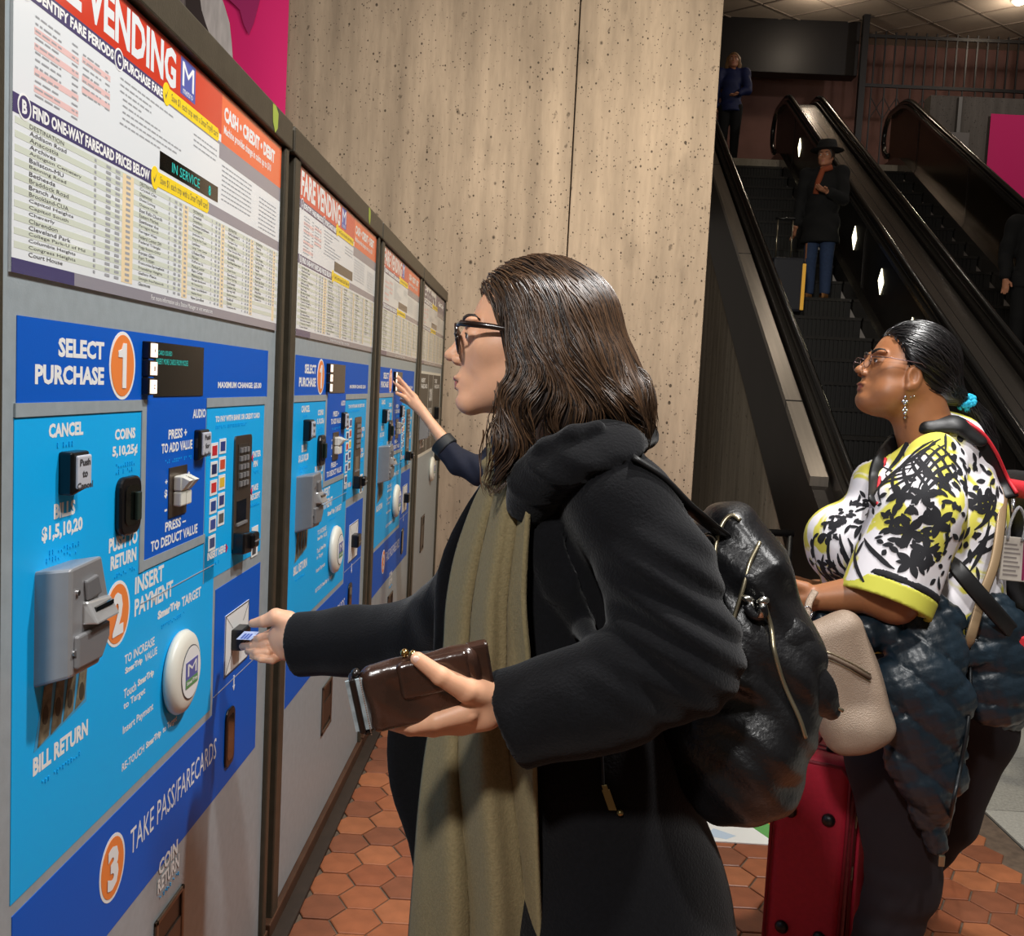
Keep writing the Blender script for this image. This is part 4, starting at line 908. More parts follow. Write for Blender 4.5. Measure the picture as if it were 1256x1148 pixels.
# hair
HAIR1 = hair_mat('brown_hair', (26, 18, 14), (92, 67, 46)); HB1 = mat('hair_base_brown', (36, 25, 19), .5)
def hair1(P):
    q = (P-HO.astype(np.float32))@CAMR
    d = ell(q, (.016, 0, .008), (.104, .086, .098))
    face = ell(q, (-.082, 0, -.050), (.064, .110, .112))
    d = smax(d, -face, .012)
    for sg in (-1, 1):
        s_ = A3(1, sg, 1)
        d = smin(d, chain(q*s_, [A3(-.008, .072, .04), A3(-.000, .084, -.04), A3(-.006, .090, -.11), A3(-.030, .094, -.17), A3(-.050, .098, -.225)], [.020, .026, .030, .024, .010], .02, (A3(0, 1, 0), 1.5)), .02)
        d = smin(d, chain(q*s_, [A3(.03, .072, .02), A3(.045, .084, -.06), A3(.055, .090, -.125)], [.04, .046, .040], .02, (A3(0, 1, 0), 1.6)), .02)
    d = smin(d, chain(q, [A3(.065, 0, .01), A3(.095, 0, -.06), A3(.122, -.02, -.115), A3(.142, -.03, -.150)], [.06, .052, .048, .028], .02, (A3(0, 1, 0), .62)), .03)
    return d+.0022*np.sin(q[..., 0]*210+q[..., 2]*60)*np.clip(-q[..., 2]*14, 0, 1)
blob('hair', lambda P: hair1(P)+.004, HO-np.array((.15, .17, .28)), HO+np.array((.21, .17, .13)), .005, HB1, w1)
r = np.random.default_rng(5)
def seeds1(n, box0, box1, fn=None, off=.002):
    fn = fn or hair1
    p = HO+(r.uniform(0, 1, (n, 3))*(np.array(box1)-np.array(box0))+np.array(box0))@CAMR.astype(float).T
    return on_surface(fn, p, off)
def flow1(v, t, g):
    q = (v-HO)@CAMR.astype(float)
    top = np.clip((q[:, 2]-.02)/.06, 0, 1)
    f = np.stack([.25+.55*top+np.where(q[:, 0] > .05, .28, 0)-np.where((q[:, 0] < .02) & (q[:, 2] < -.06), .45, 0), np.sign(q[:, 1]+1e-4)*.9*top, -1+.2*top], 1)
    w = np.sin(q[:, 2]*52+q[:, 0]*30+q[:, 1]*25)*.75*np.clip(-q[:, 2]*9, 0, 1); f[:, 0] += w
    return f@CAMR.astype(float).T
S = np.concatenate([seeds1(1200, (-.09, -.09, .02), (.11, .09, .12)), seeds1(2100, (-.06, -.12, -.06), (.14, .0, .08)), seeds1(420, (-.06, 0, -.06), (.14, .12, .08))])
qq = (S-HO)@CAMR.astype(float); S = S[~((qq[:, 0] < -.035) & (qq[:, 2] < .055))]
strands('hair_locks', hair1, S, flow1, 19, .0135, .00105, HAIR1, w1, (-.001, .006), .16, 3, .03)
S2 = seeds1(160, (-.07, -.11, -.16), (.16, -.02, -.06)); strands('loose_hair', hair1, S2, flow1, 12, .010, .0009, HAIR1, w1, (.002, .012), .35, 4, .3)
# coat
def coat0(P):
    T = [q1(672, 588, 1.49), q1(694, 680, 1.485), q1(706, 800, 1.49), q1(722, 930, 1.49), q1(748, 1120, 1.49), q1(770, 1330, 1.49)]
    sq = (np.array((1., 0, 0)), 1.22)
    d = chain(P, T, [.105, .150, .155, .170, .225, .275], .03, sq)
    d = smin(d, chain(P, [q1(690, 580, 1.46), q1(742, 600, 1.35), q1(766, 628, 1.315)], [.062, .064, .070], .02), .05)
    d = smin(d, chain(P, [q1(668, 580, 1.50), SHR], [.06, .07], .02), .05)
    arm = chain(P, [q1(764, 622, 1.315), q1(808, 705, 1.275), q1(834, 800, 1.235)], [.070, .074, .070], .02)
    fore = chain(P, [q1(836, 808, 1.235), q1(740, 852, 1.225), q1(634, 880, 1.235)], [.074, .070, .066], .02)
    a = smin(arm, fore, .035)
    ax = (q1(634, 880, 1.235)-q1(740, 852, 1.225)); ax /= np.linalg.norm(ax); cf = q1(626, 888, 1.235)
    cut = (P-cf.astype(np.float32))@(ax+np.array((0, 0, -.12))).astype(np.float32); a = smax(a, cut, .006)
    hole = cone(P, q1(676, 869, 1.231), q1(560, 900, 1.242), .050, .052); a = smax(a, -hole, .006)
    el = np.exp(-((P-q1(842, 770, 1.20).astype(np.float32))**2).sum(-1)/.009)
    a = a+el*.007*wav(P, EZ*1.0+EX*.6, 150)+.0025*wav(P, EX*.9+EZ*.35, 75, 1.)*np.exp(-((P-q1(740, 850, 1.2).astype(np.float32))**2).sum(-1)/.02)
    ra_ = chain(P, [SHR, q1(590, 716, 1.78), q1(520, 778, 1.90), q1(430, 786, 1.955), q1(355, 791, 1.975)], [.075, .072, .070, .066, .066], .03)
    ax2 = q1(355, 791, 1.975)-q1(430, 786, 1.945); ax2 /= np.linalg.norm(ax2); ra_ = smax(ra_, (P-q1(366, 791, 1.975).astype(np.float32))@ax2.astype(np.float32), .005)
    ra_ = smax(ra_, -cone(P, q1(400, 788, 1.965), q1(330, 792, 1.985), .048, .054), .004)
    ra_ = ra_+.004*wav(P, EX+EZ*.3, 85)*np.exp(-((P-q1(540, 770, 1.75).astype(np.float32))**2).sum(-1)/.012)
    d = smin(d, a, .018); d = smin(d, ra_, .03)
    d = d+.0022*wav(P, EX*1.+EY*.6, 46)*np.clip((1.0-P[..., 2])*1.6, 0, 1)*1.6
    d = smax(d, .40-P[..., 2], .01)
    # the coat hangs open at the front
    d = smax(d, -cone(P, q1(560, 640, 1.47), q1(500, 1340, 1.45), .035, .10), .02)
    return d
def cast(fn, px, py, y0=1.0, off=0.):
    """first point of a surface seen at a pixel of the photograph"""
    y = y0
    for _ in range(60):
        p = at(px, py, y); d = float(fn(np.array([p], np.float32))[0])-off
        if d < .0006: break
        y += max(d*.7, .0006)
        if y > 3: break
    return at(px, py, y)
CP = [q1(690, 545, 1.66), q1(745, 535, 1.60), q1(772, 530, 1.51)]+[cast(coat0, x, y, 1.05, o) for x, y, o in ((752, 540, .012), (722, 549, .014), (690, 566, .016), (662, 592, .016), (650, 622, .012))]
LP = [cast(coat0, x, y, 1.05, o) for x, y, o in ((654, 620, .008), (664, 665, .006), (686, 715, .004), (714, 768, .0), (728, 792, -.012))]
def coat(P):
    d = coat0(P); g_ = EY*.85+EX*.5; g_ /= np.linalg.norm(g_)
    g2_ = EY*-.62+EX*.12+EZ*.78; g2_ /= np.linalg.norm(g2_)
    c = chain(P, CP, [.040, .044, .044, .042, .044, .046, .044, .034], .01, (g2_, 3.4))
    d = smin(d, c, .002); d = smin(d, chain(P, [p_+np.array((-.022, -.004, .016)) for p_ in CP[3:]], [.010, .012, .014, .014, .010], .01), .006)
    l = chain(P, LP, [.030, .032, .028, .020, .010], .01, (g_, 3.2)); return smin(d, l, .004)
blob('coat', coat, (-.72, 1.02, .36), (.42, 2.12, 1.54), .0065, COATM, w1)
# wide turned collar and lapels: thick folded bands
def ribbon(name, cen, half, th, m, parent, nrm=None, res=4, wave=0., seg=10):
    """a thick soft band: centre line, half-width vector per point"""
    c = np.array(catmull(cen, res)); w = np.array(catmull(half, res)); n = len(c); vs = []; T = np.gradient(c, axis=0)
    for i in range(n):
        nn = np.cross(T[i], w[i]); nn /= np.linalg.norm(nn)+1e-9
        for s in range(seg+1):
            u = -1+2*s/seg; t_ = th*math.sqrt(max(0, 1-u**6))+.0005; vs.append(c[i]+w[i]*u+nn*(t_+wave*math.sin(u*5+i*.2)))
        for s in range(seg+1):
            u = 1-2*s/seg; t_ = th*math.sqrt(max(0, 1-u**6))+.0005; vs.append(c[i]+w[i]*u-nn*(t_-wave*math.sin(u*5+i*.2)))
    k = 2*(seg+1); fs = [(i*k+j, i*k+(j+1) % k, (i+1)*k+(j+1) % k, (i+1)*k+j) for i in range(n-1) for j in range(k)]
    b = MB().add(vs, fs+[tuple(range(k))[::-1], tuple(range((n-1)*k, n*k))]); return part_of(b.build(name, m, None, True), parent)
ribbon('lapel', [q1(640, 560, 1.62), q1(600, 610, 1.66), q1(560, 690, 1.66), q1(540, 800, 1.62)], [np.array(v) for v in ((.03, .02, .01), (.035, .01, .01), (.03, .01, .01), (.012, 0, 0))], .010, COATM, w1)
for nm, pts, hw in (('front_panel', [q1(530, 800, 1.60), q1(505, 880, 1.58), q1(503, 960, 1.56), q1(530, 1060, 1.55), q1(540, 1250, 1.55)], [(.03, .02, 0), (.034, .02, 0), (.030, .02, 0), (.028, .02, 0), (.028, .02, 0)]),):
    ribbon(nm, pts, [np.array(v) for v in hw], .010, COATM, w1)
ZIP = mat('zip_gold', (150, 130, 86), .35, metal=.9)
zp = on_surface(coat, [q1(742, 905+i*7, 1.30) for i in range(11)], .002, maxstep=.1); tube_obj('pocket_zip', zp, .0022, mat('zip_tape', (16, 16, 18), .7), w1, 6)
c0 = on_surface(coat, [q1(754, 990, 1.28)], .004, maxstep=.1)[0]; b = MB().box(-.006, .006, -.002, .002, -.014, .014); b.box(-.004, .004, -.003, .003, .012, .02); b.xf(lambda p: CAMR.astype(float)@np.array((p[0]*.9+p[2]*-.35, p[1], p[2])) + c0)
part_of(b.build('zip_pull', ZIP, None), w1)
sn = on_surface(coat, [q1(772, 1006, 1.28)], .002, maxstep=.1)[0]; part_of(MB().ball(sn, (.005, .005, .005), 10, 6).build('snap', ZIP, None, True), w1)
# scarf
SCARF = mat('olive_wool', (132, 119, 88), .95, sheen=.04, var=.12, vscale=220, bump=.3, bscale=380, spec=.1)
rows = [(560, 610, 640, 1.46, 1.345), (585, 598, 646, 1.50, 1.335), (622, 580, 648, 1.53, 1.322), (680, 560, 645, 1.55, 1.318), (740, 549, 643, 1.55, 1.322), (800, 545, 648, 1.54, 1.325), (860, 534, 652, 1.53, 1.325), (930, 522, 656, 1.52, 1.325), (1000, 514, 658, 1.51, 1.325), (1080, 508, 661, 1.50, 1.325), (1160, 502, 664, 1.50, 1.325), (1260, 496, 668, 1.50, 1.325)]
rr_ = catmull([np.array(x, float) for x in rows], 5); nv = 64; vs = []
for i, (py, l, rt, d0, d1) in enumerate(rr_):
    for j in range(nv+1):
        t = j/nv; f = .5+.5*math.sin(i*.05); amp = .008+.010*min(1, i/25)
        ph = .5*math.sin(i*.07)+.3*math.sin(i*.19+2); dd = d0+(d1-d0)*(t**.8)+amp*1.1*(1-2*abs(math.sin((t+.18*t*t)*5.6+ph+.8)))+amp*.4*math.sin(t*21+ph*2.3-i*.03)-(.035*math.sin(math.pi*min(1, t*1.15)))
        vs.append(at(l+(rt-l)*t+3.0*math.sin(t*9+i*.2)*t*(1-t), py, dd))
nr_ = len(rr_); b = MB().add(vs, [(i*(nv+1)+j, i*(nv+1)+j+1, (i+1)*(nv+1)+j+1, (i+1)*(nv+1)+j) for i in range(nr_-1) for j in range(nv)])
so = part_of(b.build('scarf', SCARF, None, True), w1); md = so.modifiers.new('thick', 'SOLIDIFY'); md.thickness = .007; md.offset = 0
def wrap(P): 
    d = chain(P, [q1(620, 560, 1.50), q1(614, 578, 1.44), q1(630, 584, 1.385), q1(656, 576, 1.36), q1(690, 562, 1.39)], [.022, .024, .026, .024, .02], .02)
    d = smin(d, chain(P, [q1(620, 560, 1.50), q1(640, 558, 1.56), q1(690, 535, 1.55)], [.03, .034, .03], .02), .02)
    return d+.0035*wav(P, EZ+EX*.5, 210)
blob('scarf_wrap', wrap, q1(590, 545, 1.45)-np.array((.06, .14, .08)), q1(690, 545, 1.45)+np.array((.06, .18, .08)), .005, SCARF, w1)
# trousers and shoes (below the coat)
TRS = mat('dark_trousers', (22, 22, 26), .9)
def legs1(P):
    d = None
    for y in (1.40, 1.58):
        e = chain(P, [A3(HI[0]+.03, y, .72), A3(HI[0]+.01, y, .47), A3(HI[0]+.03, y, .10)], [.08, .07, .06], .02); d = e if d is None else smin(d, e, .01)
    return smax(d, .085-P[..., 2], .005)
blob('trousers', legs1, (HI[0]-.15, 1.26, .05), (HI[0]+.18, 1.72, 1.12), .012, TRS, w1)
for y in (1.40, 1.58):
    x = HI[0]
    blob('shoe', lambda P: smax(smin(ell(P, (x-.07, y, .035), (.10, .042, .045)), ell(P, (x+.035, y, .055), (.05, .04, .06)), .03), .002-P[..., 2], .004), (x-.2, y-.08, -.01), (x+.12, y+.08, .14), .006, mat('black_leather', (16, 15, 16), .3, bump=.2, bscale=200), w1)

# ------------------------------------------------------------------ things the woman carries
LEA = mat('black_bag_leather', (19, 19, 21), .36, var=.2, vscale=10, bump=.3, bscale=140, spec=.5); ZTAPE = mat('zip_tape_bag', (12, 12, 13), .7)
ZTEETH = mat('zip_teeth', (170, 160, 134), .35, metal=.9); DKIN = mat('bag_lining', (8, 8, 9), .9)
bk = thing('backpack', 'black leather backpack with metal zips on the woman in the coat', 'backpack', tuple(q1(910, 1000, 1.42)))
BT, BM, BL = q1(905, 668, 1.42), q1(905, 800, 1.42), q1(908, 930, 1.40)
def bag(P):
    d = chain(P, [q1(888, 690, 1.43), q1(905, 790, 1.42), q1(905, 890, 1.415), q1(900, 930, 1.41)], [.070, .095, .105, .090], .03, (np.array((0, 1., 0)), .78))
    d = smin(d, chain(P, [q1(885, 660, 1.43), q1(898, 645, 1.42), q1(915, 690, 1.41)], [.036, .032, .06], .02, (np.array((0, 1., 0)), .6)), .03)
    d = smin(d, chain(P, [q1(930, 720, 1.40), q1(958, 800, 1.39), q1(968, 860, 1.39)], [.040, .05, .045], .02, (np.array((0, 1., 0)), .6)), .03)
    c1 = cone(P, q1(905, 855, 1.25), q1(850, 925, 1.25), .02, .02); d = d+.010*np.exp(-(np.maximum(c1, 0)/.03)**2)*wav(P, EX*.5+EZ*.9, 110)
    d = d+.004*wav(P, EX*.9-EZ*.5, 48, .7)*np.clip((1.35-P[..., 2])*4, 0, 1)+.002*wav(P, EX+EZ, 95)
    d = smin(d, ell(P, q1(925, 962, 1.39), (.06, .08, .035)), .03)
    return d
blob('body', bag, q1(840, 1010, 1.40)-np.array((.06, .22, .05)), q1(1000, 610, 1.40)+np.array((.06, .25, .05)), .006, LEA, bk)
def flapfn(P):
    return chain(P, [q1(935, 748, 1.34), q1(965, 790, 1.33), q1(1000, 850, 1.33), q1(1020, 872, 1.335)], [.020, .034, .026, .013], .02, (np.array((0, 1., 0)), 1.6))
blob('pocket_flap', flapfn, q1(920, 885, 1.33)-np.array((.05, .06, .04)), q1(1035, 735, 1.33)+np.array((.05, .06, .05)), .004, LEA, bk)
def zipline(fn, pxs, y0, r=.0032, m=ZTEETH, off=.0025, name='zip'):
    p = [cast(fn, x, y, y0, off) for x, y in pxs]; return tube_obj(name, catmull(p, 5), r, m, bk, 6)
zipline(bag, [(876, 690), (880, 660), (888, 640), (898, 632), (908, 638)], 1.1)
zipline(bag, [(932, 665), (920, 690), (912, 720), (902, 752), (898, 765)], 1.1)
zipline(bag, [(938, 742), (946, 770), (950, 800), (962, 840), (980, 880), (988, 905)], 1.1)
zipline(flapfn, [(942, 742), (955, 755), (968, 790), (990, 832), (1012, 858), (1034, 872)], 1.1, .0028)
for i, (x, y) in enumerate(((918, 735), (936, 737))):
    p = cast(bag, x, y, 1.1, .006); b = MB().ball((0, 0, 0), (.009, .005, .006), 10, 6).box(-.004, .004, -.004, .002, -.022, -.002); b.xf(lambda q: CAMR.astype(float)@np.array((q[0]-(q[2]*.5 if i == 0 else -.2*q[2]), q[1], q[2]))+p); part_of(b.build('zip_pull', mat('zip_silver', (196, 194, 186), .25, metal=1.), None, True), bk)
lp = [cast(bag, x, y, 1.1, .008) for x, y in ((916, 742), (922, 752), (930, 756), (936, 752), (934, 742))]; tube_obj('leather_tab', catmull(lp, 4), .007, LEA, bk, 8)
tube_obj('strap', catmull([q1(885, 655, 1.36), q1(866, 640, 1.33), q1(846, 622, 1.30), q1(812, 585, 1.285), q1(775, 560, 1.28)], 5), .016, mat('strap_black', (15, 15, 16), .5), bk, 8, .3, (0, 0, 1))
tube_obj('strap', catmull([q1(872, 690, 1.55), q1(850, 640, 1.62), q1(800, 590, 1.66), q1(760, 580, 1.66)], 5), .016, mat('strap_black', (15, 15, 16), .5), bk, 8, .3, (0, 0, 1))
rg = cast(bag, 868, 668, 1.1, .004); tube_obj('strap_ring', [rg+EX*.011*math.cos(t)+EZ*.014*math.sin(t) for t in np.linspace(0, 6.283, 21)], .0024, mat('zip_silver', (196, 194, 186), .25, metal=1.), bk, 6)

# wallet in the left hand
wa = thing('wallet', 'brown glossy leather wallet with bills sticking out, held in the left hand', 'wallet', tuple(q1(505, 845, 1.19)))
WL = mat('brown_leather', (56, 36, 28), .26, var=.35, vscale=22, bump=.2, bscale=90, spec=.6, coat=.25)
wx = q1(580, 828, 1.205)-q1(430, 860, 1.18); wx /= np.linalg.norm(wx); wR = frame(wx, (0, -.22, 1)); wR = wR.astype(float)
wc = q1(508, 846, 1.192)
def WP(x, y, z): return wc+wR@np.array((x, y, z))
def wal(P):
    d = rbox(P, wc+wR@np.array((.012, .0, 0)), (.074, .016, .046), .015, wR.astype(np.float32)); return d+.0012*wav(P, wR[:, 0]+wR[:, 2], 90)
blob('cover', wal, wc-np.array((.11, .05, .08)), wc+np.array((.11, .05, .08)), .0035, WL, wa)
def flp(P): return rbox(P, wc+wR@np.array((.028, -.012, .022)), (.045, .0075, .025), .007, wR.astype(np.float32))
blob('flap', flp, wc-np.array((.11, .06, .08)), wc+np.array((.11, .05, .09)), .003, WL, wa)
tl = MB().box(.072, .10, -.004, .012, -.030, .045); tl.xf(lambda q: WP(*q)); part_of(tl.build('back_leaf', WL, None, bevel=.004), wa)
fr = MB()
for (x0, x1, z0, z1) in ((-.076, -.067, -.041, .038),): fr.box(x0, x1, -.012, .010, z0, z1)
fr.xf(lambda q: WP(*q)); part_of(fr.build('edge_binding', mat('dark_binding', (28, 22, 20), .3), None, bevel=.004), wa)
for k in range(3):
    b = MB().box(-.080+.002*k, -.05, -.009+.006*k, -.007+.006*k, -.036+.003*k, .036-.002*k); b.xf(lambda q: WP(*q)); part_of(b.build('bill', mat('banknote_%d' % k, ((158, 172, 178), (120, 134, 140), (176, 186, 186))[k], .7, var=.4, vscale=70), None), wa)
for k in (-1, 1): part_of(MB().ball(WP(.002+.005*k, -.004*k, .051), .0055, 12, 8).build('clasp', mat('gold_clasp', (214, 176, 110), .2, metal=1.), None, True), wa)
for z in (-.05, .046): part_of(MB().ball(WP(-.066, 0, z*.86), (.006, .008, .006), 10, 6).build('corner_rivet', mat('dark_binding', (28, 22, 20), .3), None, True), wa)
st = MB(); zs = np.linspace(-.04, .04, 26)
for z in zs: st.box(-.0622, -.0606, -.0172, -.0165, z, z+.0018)
st.xf(lambda q: WP(*q)); tag(part_of(st.build('stitching', mat('stitch', (120, 92, 76), .7), None), wa), kind='stuff')
# fare card between the fingers and the slot
fc = thing('fare_card', 'small blue and white fare card entering the ticket slot', 'card', tuple(zq(170, 425, 2.06)))
a0, a1 = zq(105, 425, 2.07), zq(225, 430, 2.045); fx = a1-a0; fx /= np.linalg.norm(fx); fR = frame(fx, (0, -.55, .85)).astype(float)
b = MB().box(-.022, .026, -.0135, .0135, -.0003, .0003); b.xf(lambda q: (a0+a1)/2+fR@q); part_of(b.build('card', mat('card_pale_blue', (198, 206, 232), .4), None), fc)
for x in (-.012, -.002, .008): b = MB().box(x, x+.007, -.011, .006, .0003, .0005); b.xf(lambda q: (a0+a1)/2+fR@q); part_of(b.build('print', mat('card_blue', (84, 104, 178), .4), None), fc)

# ------------------------------------------------------------------ the woman in the floral blouse
w2 = thing('person', 'woman in a black, white and yellow floral blouse with a ponytail', 'person', tuple(at(1130, 574, 2.4)*np.array((1, 1, 0))))
H2 = at(1112, 445, 2.4); th2 = math.radians(9)
R2 = np.stack([EX*math.cos(th2)-EZ*math.sin(th2), EY, EX*math.sin(th2)+EZ*math.cos(th2)], 1).astype(np.float32)
HP2 = dict(s=.96, ear=(-.022, 0, -.026), wide=1.12, jowl=1, mouth=.0014, neck=(.085, 0, -.19), nr=.066)
h2 = head_fn(H2, R2, HP2)
B = lambda px, py, y: at(px, py, y)
SH2, EL2, WR2, HN2 = B(1140, 600, 2.26), B(1098, 735, 2.17), B(1000, 733, 2.20), B(972, 733, 2.22)
LH2 = [([B(1060, 728, 2.18), WR2, B(985, 734, 2.21)], [.044, .028, .029], .01, None),
       ([B(985, 738, 2.21), B(968, 742, 2.22)], [.030, .027], .01, (EY, 1.3)),
       ([B(988, 722, 2.20), B(972, 716, 2.20), B(958, 718, 2.21)], [.016, .012, .009], .008, None)]
for k in range(4): LH2.append(([B(965, 732+6*k, 2.215+.012*k), B(946, 734+6*k, 2.22+.012*k), B(936, 744+5*k, 2.235+.012*k), B(942, 752+4*k, 2.25+.01*k)], [.012, .0105, .0095, .008], .006, None))
hand2 = handfn(LH2)
def body2(P):
    d = chain(P, [B(1140, 590, 2.42), B(1125, 660, 2.42), B(1125, 770, 2.42), B(1130, 860, 2.42)], [.09, .12, .12, .11], .04)
    d = smin(d, chain(P, [B(1145, 585, 2.42), SH2, EL2, B(1060, 728, 2.18)], [.07, .06, .052, .044], .02), .03)
    d = smin(d, chain(P, [B(1140, 590, 2.5), B(1130, 600, 2.60), B(1090, 720, 2.66), B(1000, 730, 2.58), B(966, 716, 2.45)], [.07, .06, .05, .036, .026], .02), .03)
    d = smin(d, chain(P, [B(1122, 900, 2.34), B(1110, 1060, 2.325), A3(.90, 2.34, .09)], [.07, .05, .042], .02), .03)
    d = smin(d, chain(P, [B(1180, 880, 2.52), B(1162, 1000, 2.57), A3(1.00, 2.64, .09)], [.07, .05, .042], .02), .03)
    return d
lo, hi = bb([p for s in LH2 for p in s[0]], .06)
multi('body', [(h2, H2-np.array((.18, .15, .26)), H2+np.array((.20, .15, .14)), .0034), (hand2, lo, hi, .003), (body2, A3(.4, 2.0, .02), A3(1.3, 2.85, 1.46), .016)], SKIN2, w2)
face_extras(w2, H2, R2, HP2, LIP2, mat('brow_black', (22, 17, 15), .6), h2)
# hair drawn back to a low tail
HAIR2 = hair_mat('black_hair', (10, 9, 10), (34, 31, 31), .3); HB2 = mat('hair_base_black', (12, 11, 12), .35)
def l2(px, py, dy=0.): return (at(px, py, 2.4+dy)-H2)@R2.astype(float)
TAIL = l2(1186, 494); TAIL2 = l2(1212, 545)
def hair2(P):
    q = (P-H2.astype(np.float32))@R2
    d = ell(q, (.022, 0, .006), (.104, .092, .098))
    d = smin(d, cone(q, (.07, 0, -.04), TAIL, .055, .014), .04)
    d = smax(d, -ell(q, (-.080, 0, -.052), (.074, .125, .112)), .010)
    d = smax(d, -ell(q, (-.012, .0, -.068), (.030, .16, .050)), .010)
    return d
blob('hair', lambda P: hair2(P)+.002, H2-np.array((.17, .15, .20)), H2+np.array((.22, .15, .14)), .0045, HB2, w2)
r = np.random.default_rng(9)
p = H2+(r.uniform(0, 1, (1500, 3))*np.array((.22, .22, .16))+np.array((-.09, -.11, -.04)))@R2.astype(float).T; S = on_surface(hair2, p, .001)
qq = (S-H2)@R2.astype(float); S = S[(hair2(S.astype(np.float32)) < .006)]
def flow2(v, t, g): return ((TAIL-np.array((0, 0, .0)))-((v-H2)@R2.astype(float)))@R2.astype(float).T
strands('hair_locks', hair2, S, flow2, 12, .011, .0011, HAIR2, w2, (-.001, .002), .04, 3)
def tailfn(P):
    q = (P-H2.astype(np.float32))@R2; return chain(q, [TAIL, (TAIL+TAIL2)/2+np.array((.006, 0, .004)), TAIL2, l2(1228, 590)], [.012, .020, .020, .010], .01)
blob('ponytail', tailfn, H2+R2.astype(float)@TAIL2-np.array((.09, .06, .12)), H2+R2.astype(float)@TAIL+np.array((.10, .06, .06)), .005, HB2, w2)
p = (H2+R2.astype(float)@TAIL)+r.normal(0, .008, (150, 3)); ft = (R2.astype(float)@(TAIL2-TAIL))
strands('ponytail_strands', tailfn, on_surface(tailfn, p, .001), lambda v, t, g: np.tile(ft/np.linalg.norm(ft)+np.array((.25, 0, 0))*t, (len(v), 1)), 14, .011, .0009, HAIR2, w2, (0, .010), .22, 5, .25)
sc2 = H2+R2.astype(float)@TAIL; b = MB()
for k in range(40):
    a = k/40*6.283*3; b.ball(sc2+EY*math.cos(a)*.017+(EZ*.8+EX*.35)*math.sin(a)*.019+(EX*.8-EZ*.4)*(.010*math.sin(k*2.3)), .0075, 8, 6)
part_of(b.build('hair_tie', mat('cyan_cloth', (32, 170, 204), .8), None, True), w2)
# rimless glasses, earring
g2_ = link('glasses', None); part_of(g2_, w2)
def gl2(x, y, z): return H2+R2.astype(float)@np.array((x, y, z))
WIRE = mat('thin_wire', (120, 96, 96), .3, metal=.8)
for sg in (-1, 1):
    rim = [gl2(-.106, sg*(.036+.024*math.cos(t)), -.016+.016*math.sin(t)) for t in np.linspace(0, 6.283, 29)]; tube_obj('rim', rim, .0010, WIRE, w2, 6).parent = g2_
    lb = MB(); lb.add([gl2(-.106, sg*.036, -.016)]+rim[:-1], [(0, 1+k, 1+(k+1) % 28) for k in range(28)]); l = lb.build('lens', MATS['lens_clear'], None, True); part_of(l, w2); l.parent = g2_
    tube_obj('temple', [gl2(-.105, sg*.060, -.008), gl2(-.07, sg*.084, -.008), gl2(0, sg*.092, -.012), gl2(.012, sg*.09, -.02)], .0011, WIRE, w2, 6).parent = g2_
tube_obj('bridge', [gl2(-.107, -.012, -.010), gl2(-.112, 0, -.006), gl2(-.107, .012, -.010)], .001, WIRE, w2, 6).parent = g2_
eb = cast(h2, 1110, 487, 1.9, .004); SILVJ = mat('silver_jewel', (206, 206, 214), .18, metal=1.)
er = MB()
for k, (dx, dz, rr0) in enumerate(((0, 0, .004), (-.004, -.010, .0045), (.004, -.010, .0045), (0, -.015, .0045), (0, -.026, .004), (-.004, -.031, .003), (.004, -.031, .003), (0, -.038, .0045), (0, -.048, .003))): er.ball(eb+EX*dx+EZ*dz, rr0, 10, 6)
part_of(er.build('earring', SILVJ, None, True), w2)
for px, py in ((1117, 487), (1121, 486)): part_of(MB().ball(cast(h2, px, py, 1.9, .001), .0025, 8, 6).build('ear_stud', SILVJ, None, True), w2)
# blouse
def floral(name):
    m = bpy.data.materials.new(name); m.use_nodes = True; N = m.node_tree.nodes; L = m.node_tree.links; b = N['Principled BSDF']; b.inputs['Roughness'].default_value = .8
    tc = N.new('ShaderNodeTexCoord'); n = N.new('ShaderNodeTexNoise'); n.inputs['Scale'].default_value = 8; n.inputs['Detail'].default_value = 3; n.inputs['Distortion'].default_value = 1.2; L.new(tc.outputs['Object'], n.inputs['Vector'])
    r_ = N.new('ShaderNodeValToRGB'); L.new(n.outputs['Fac'], r_.inputs[0]); e = r_.color_ramp.elements
    e[0].position = .52; e[0].color = (*lin(232, 228, 232), 1); e[1].position = .565; e[1].color = (*lin(214, 206, 84), 1); L.new(r_.outputs[0], b.inputs['Base Color']); return m
BLOU = floral('floral_cloth'); BLKP = mat('print_black', (20, 20, 26), .8)
YHEM = mat('yellow_hem', (200, 198, 74), .8)
SLA = B(1118, 655, 2.20); SLE = B(1086, 738, 2.165); slx = SLE-SLA; slx /= np.linalg.norm(slx)
def sleeve2(P):
    d = chain(P, [B(1146, 568, 2.27), B(1126, 630, 2.205), SLE+slx*.03], [.070, .098, .098], .03)
    d = smax(d, (P-SLE.astype(np.float32))@slx.astype(np.float32), .004)
    return smax(d, -cone(P, SLE-slx*.06, SLE+slx*.1, .062, .090), .004)
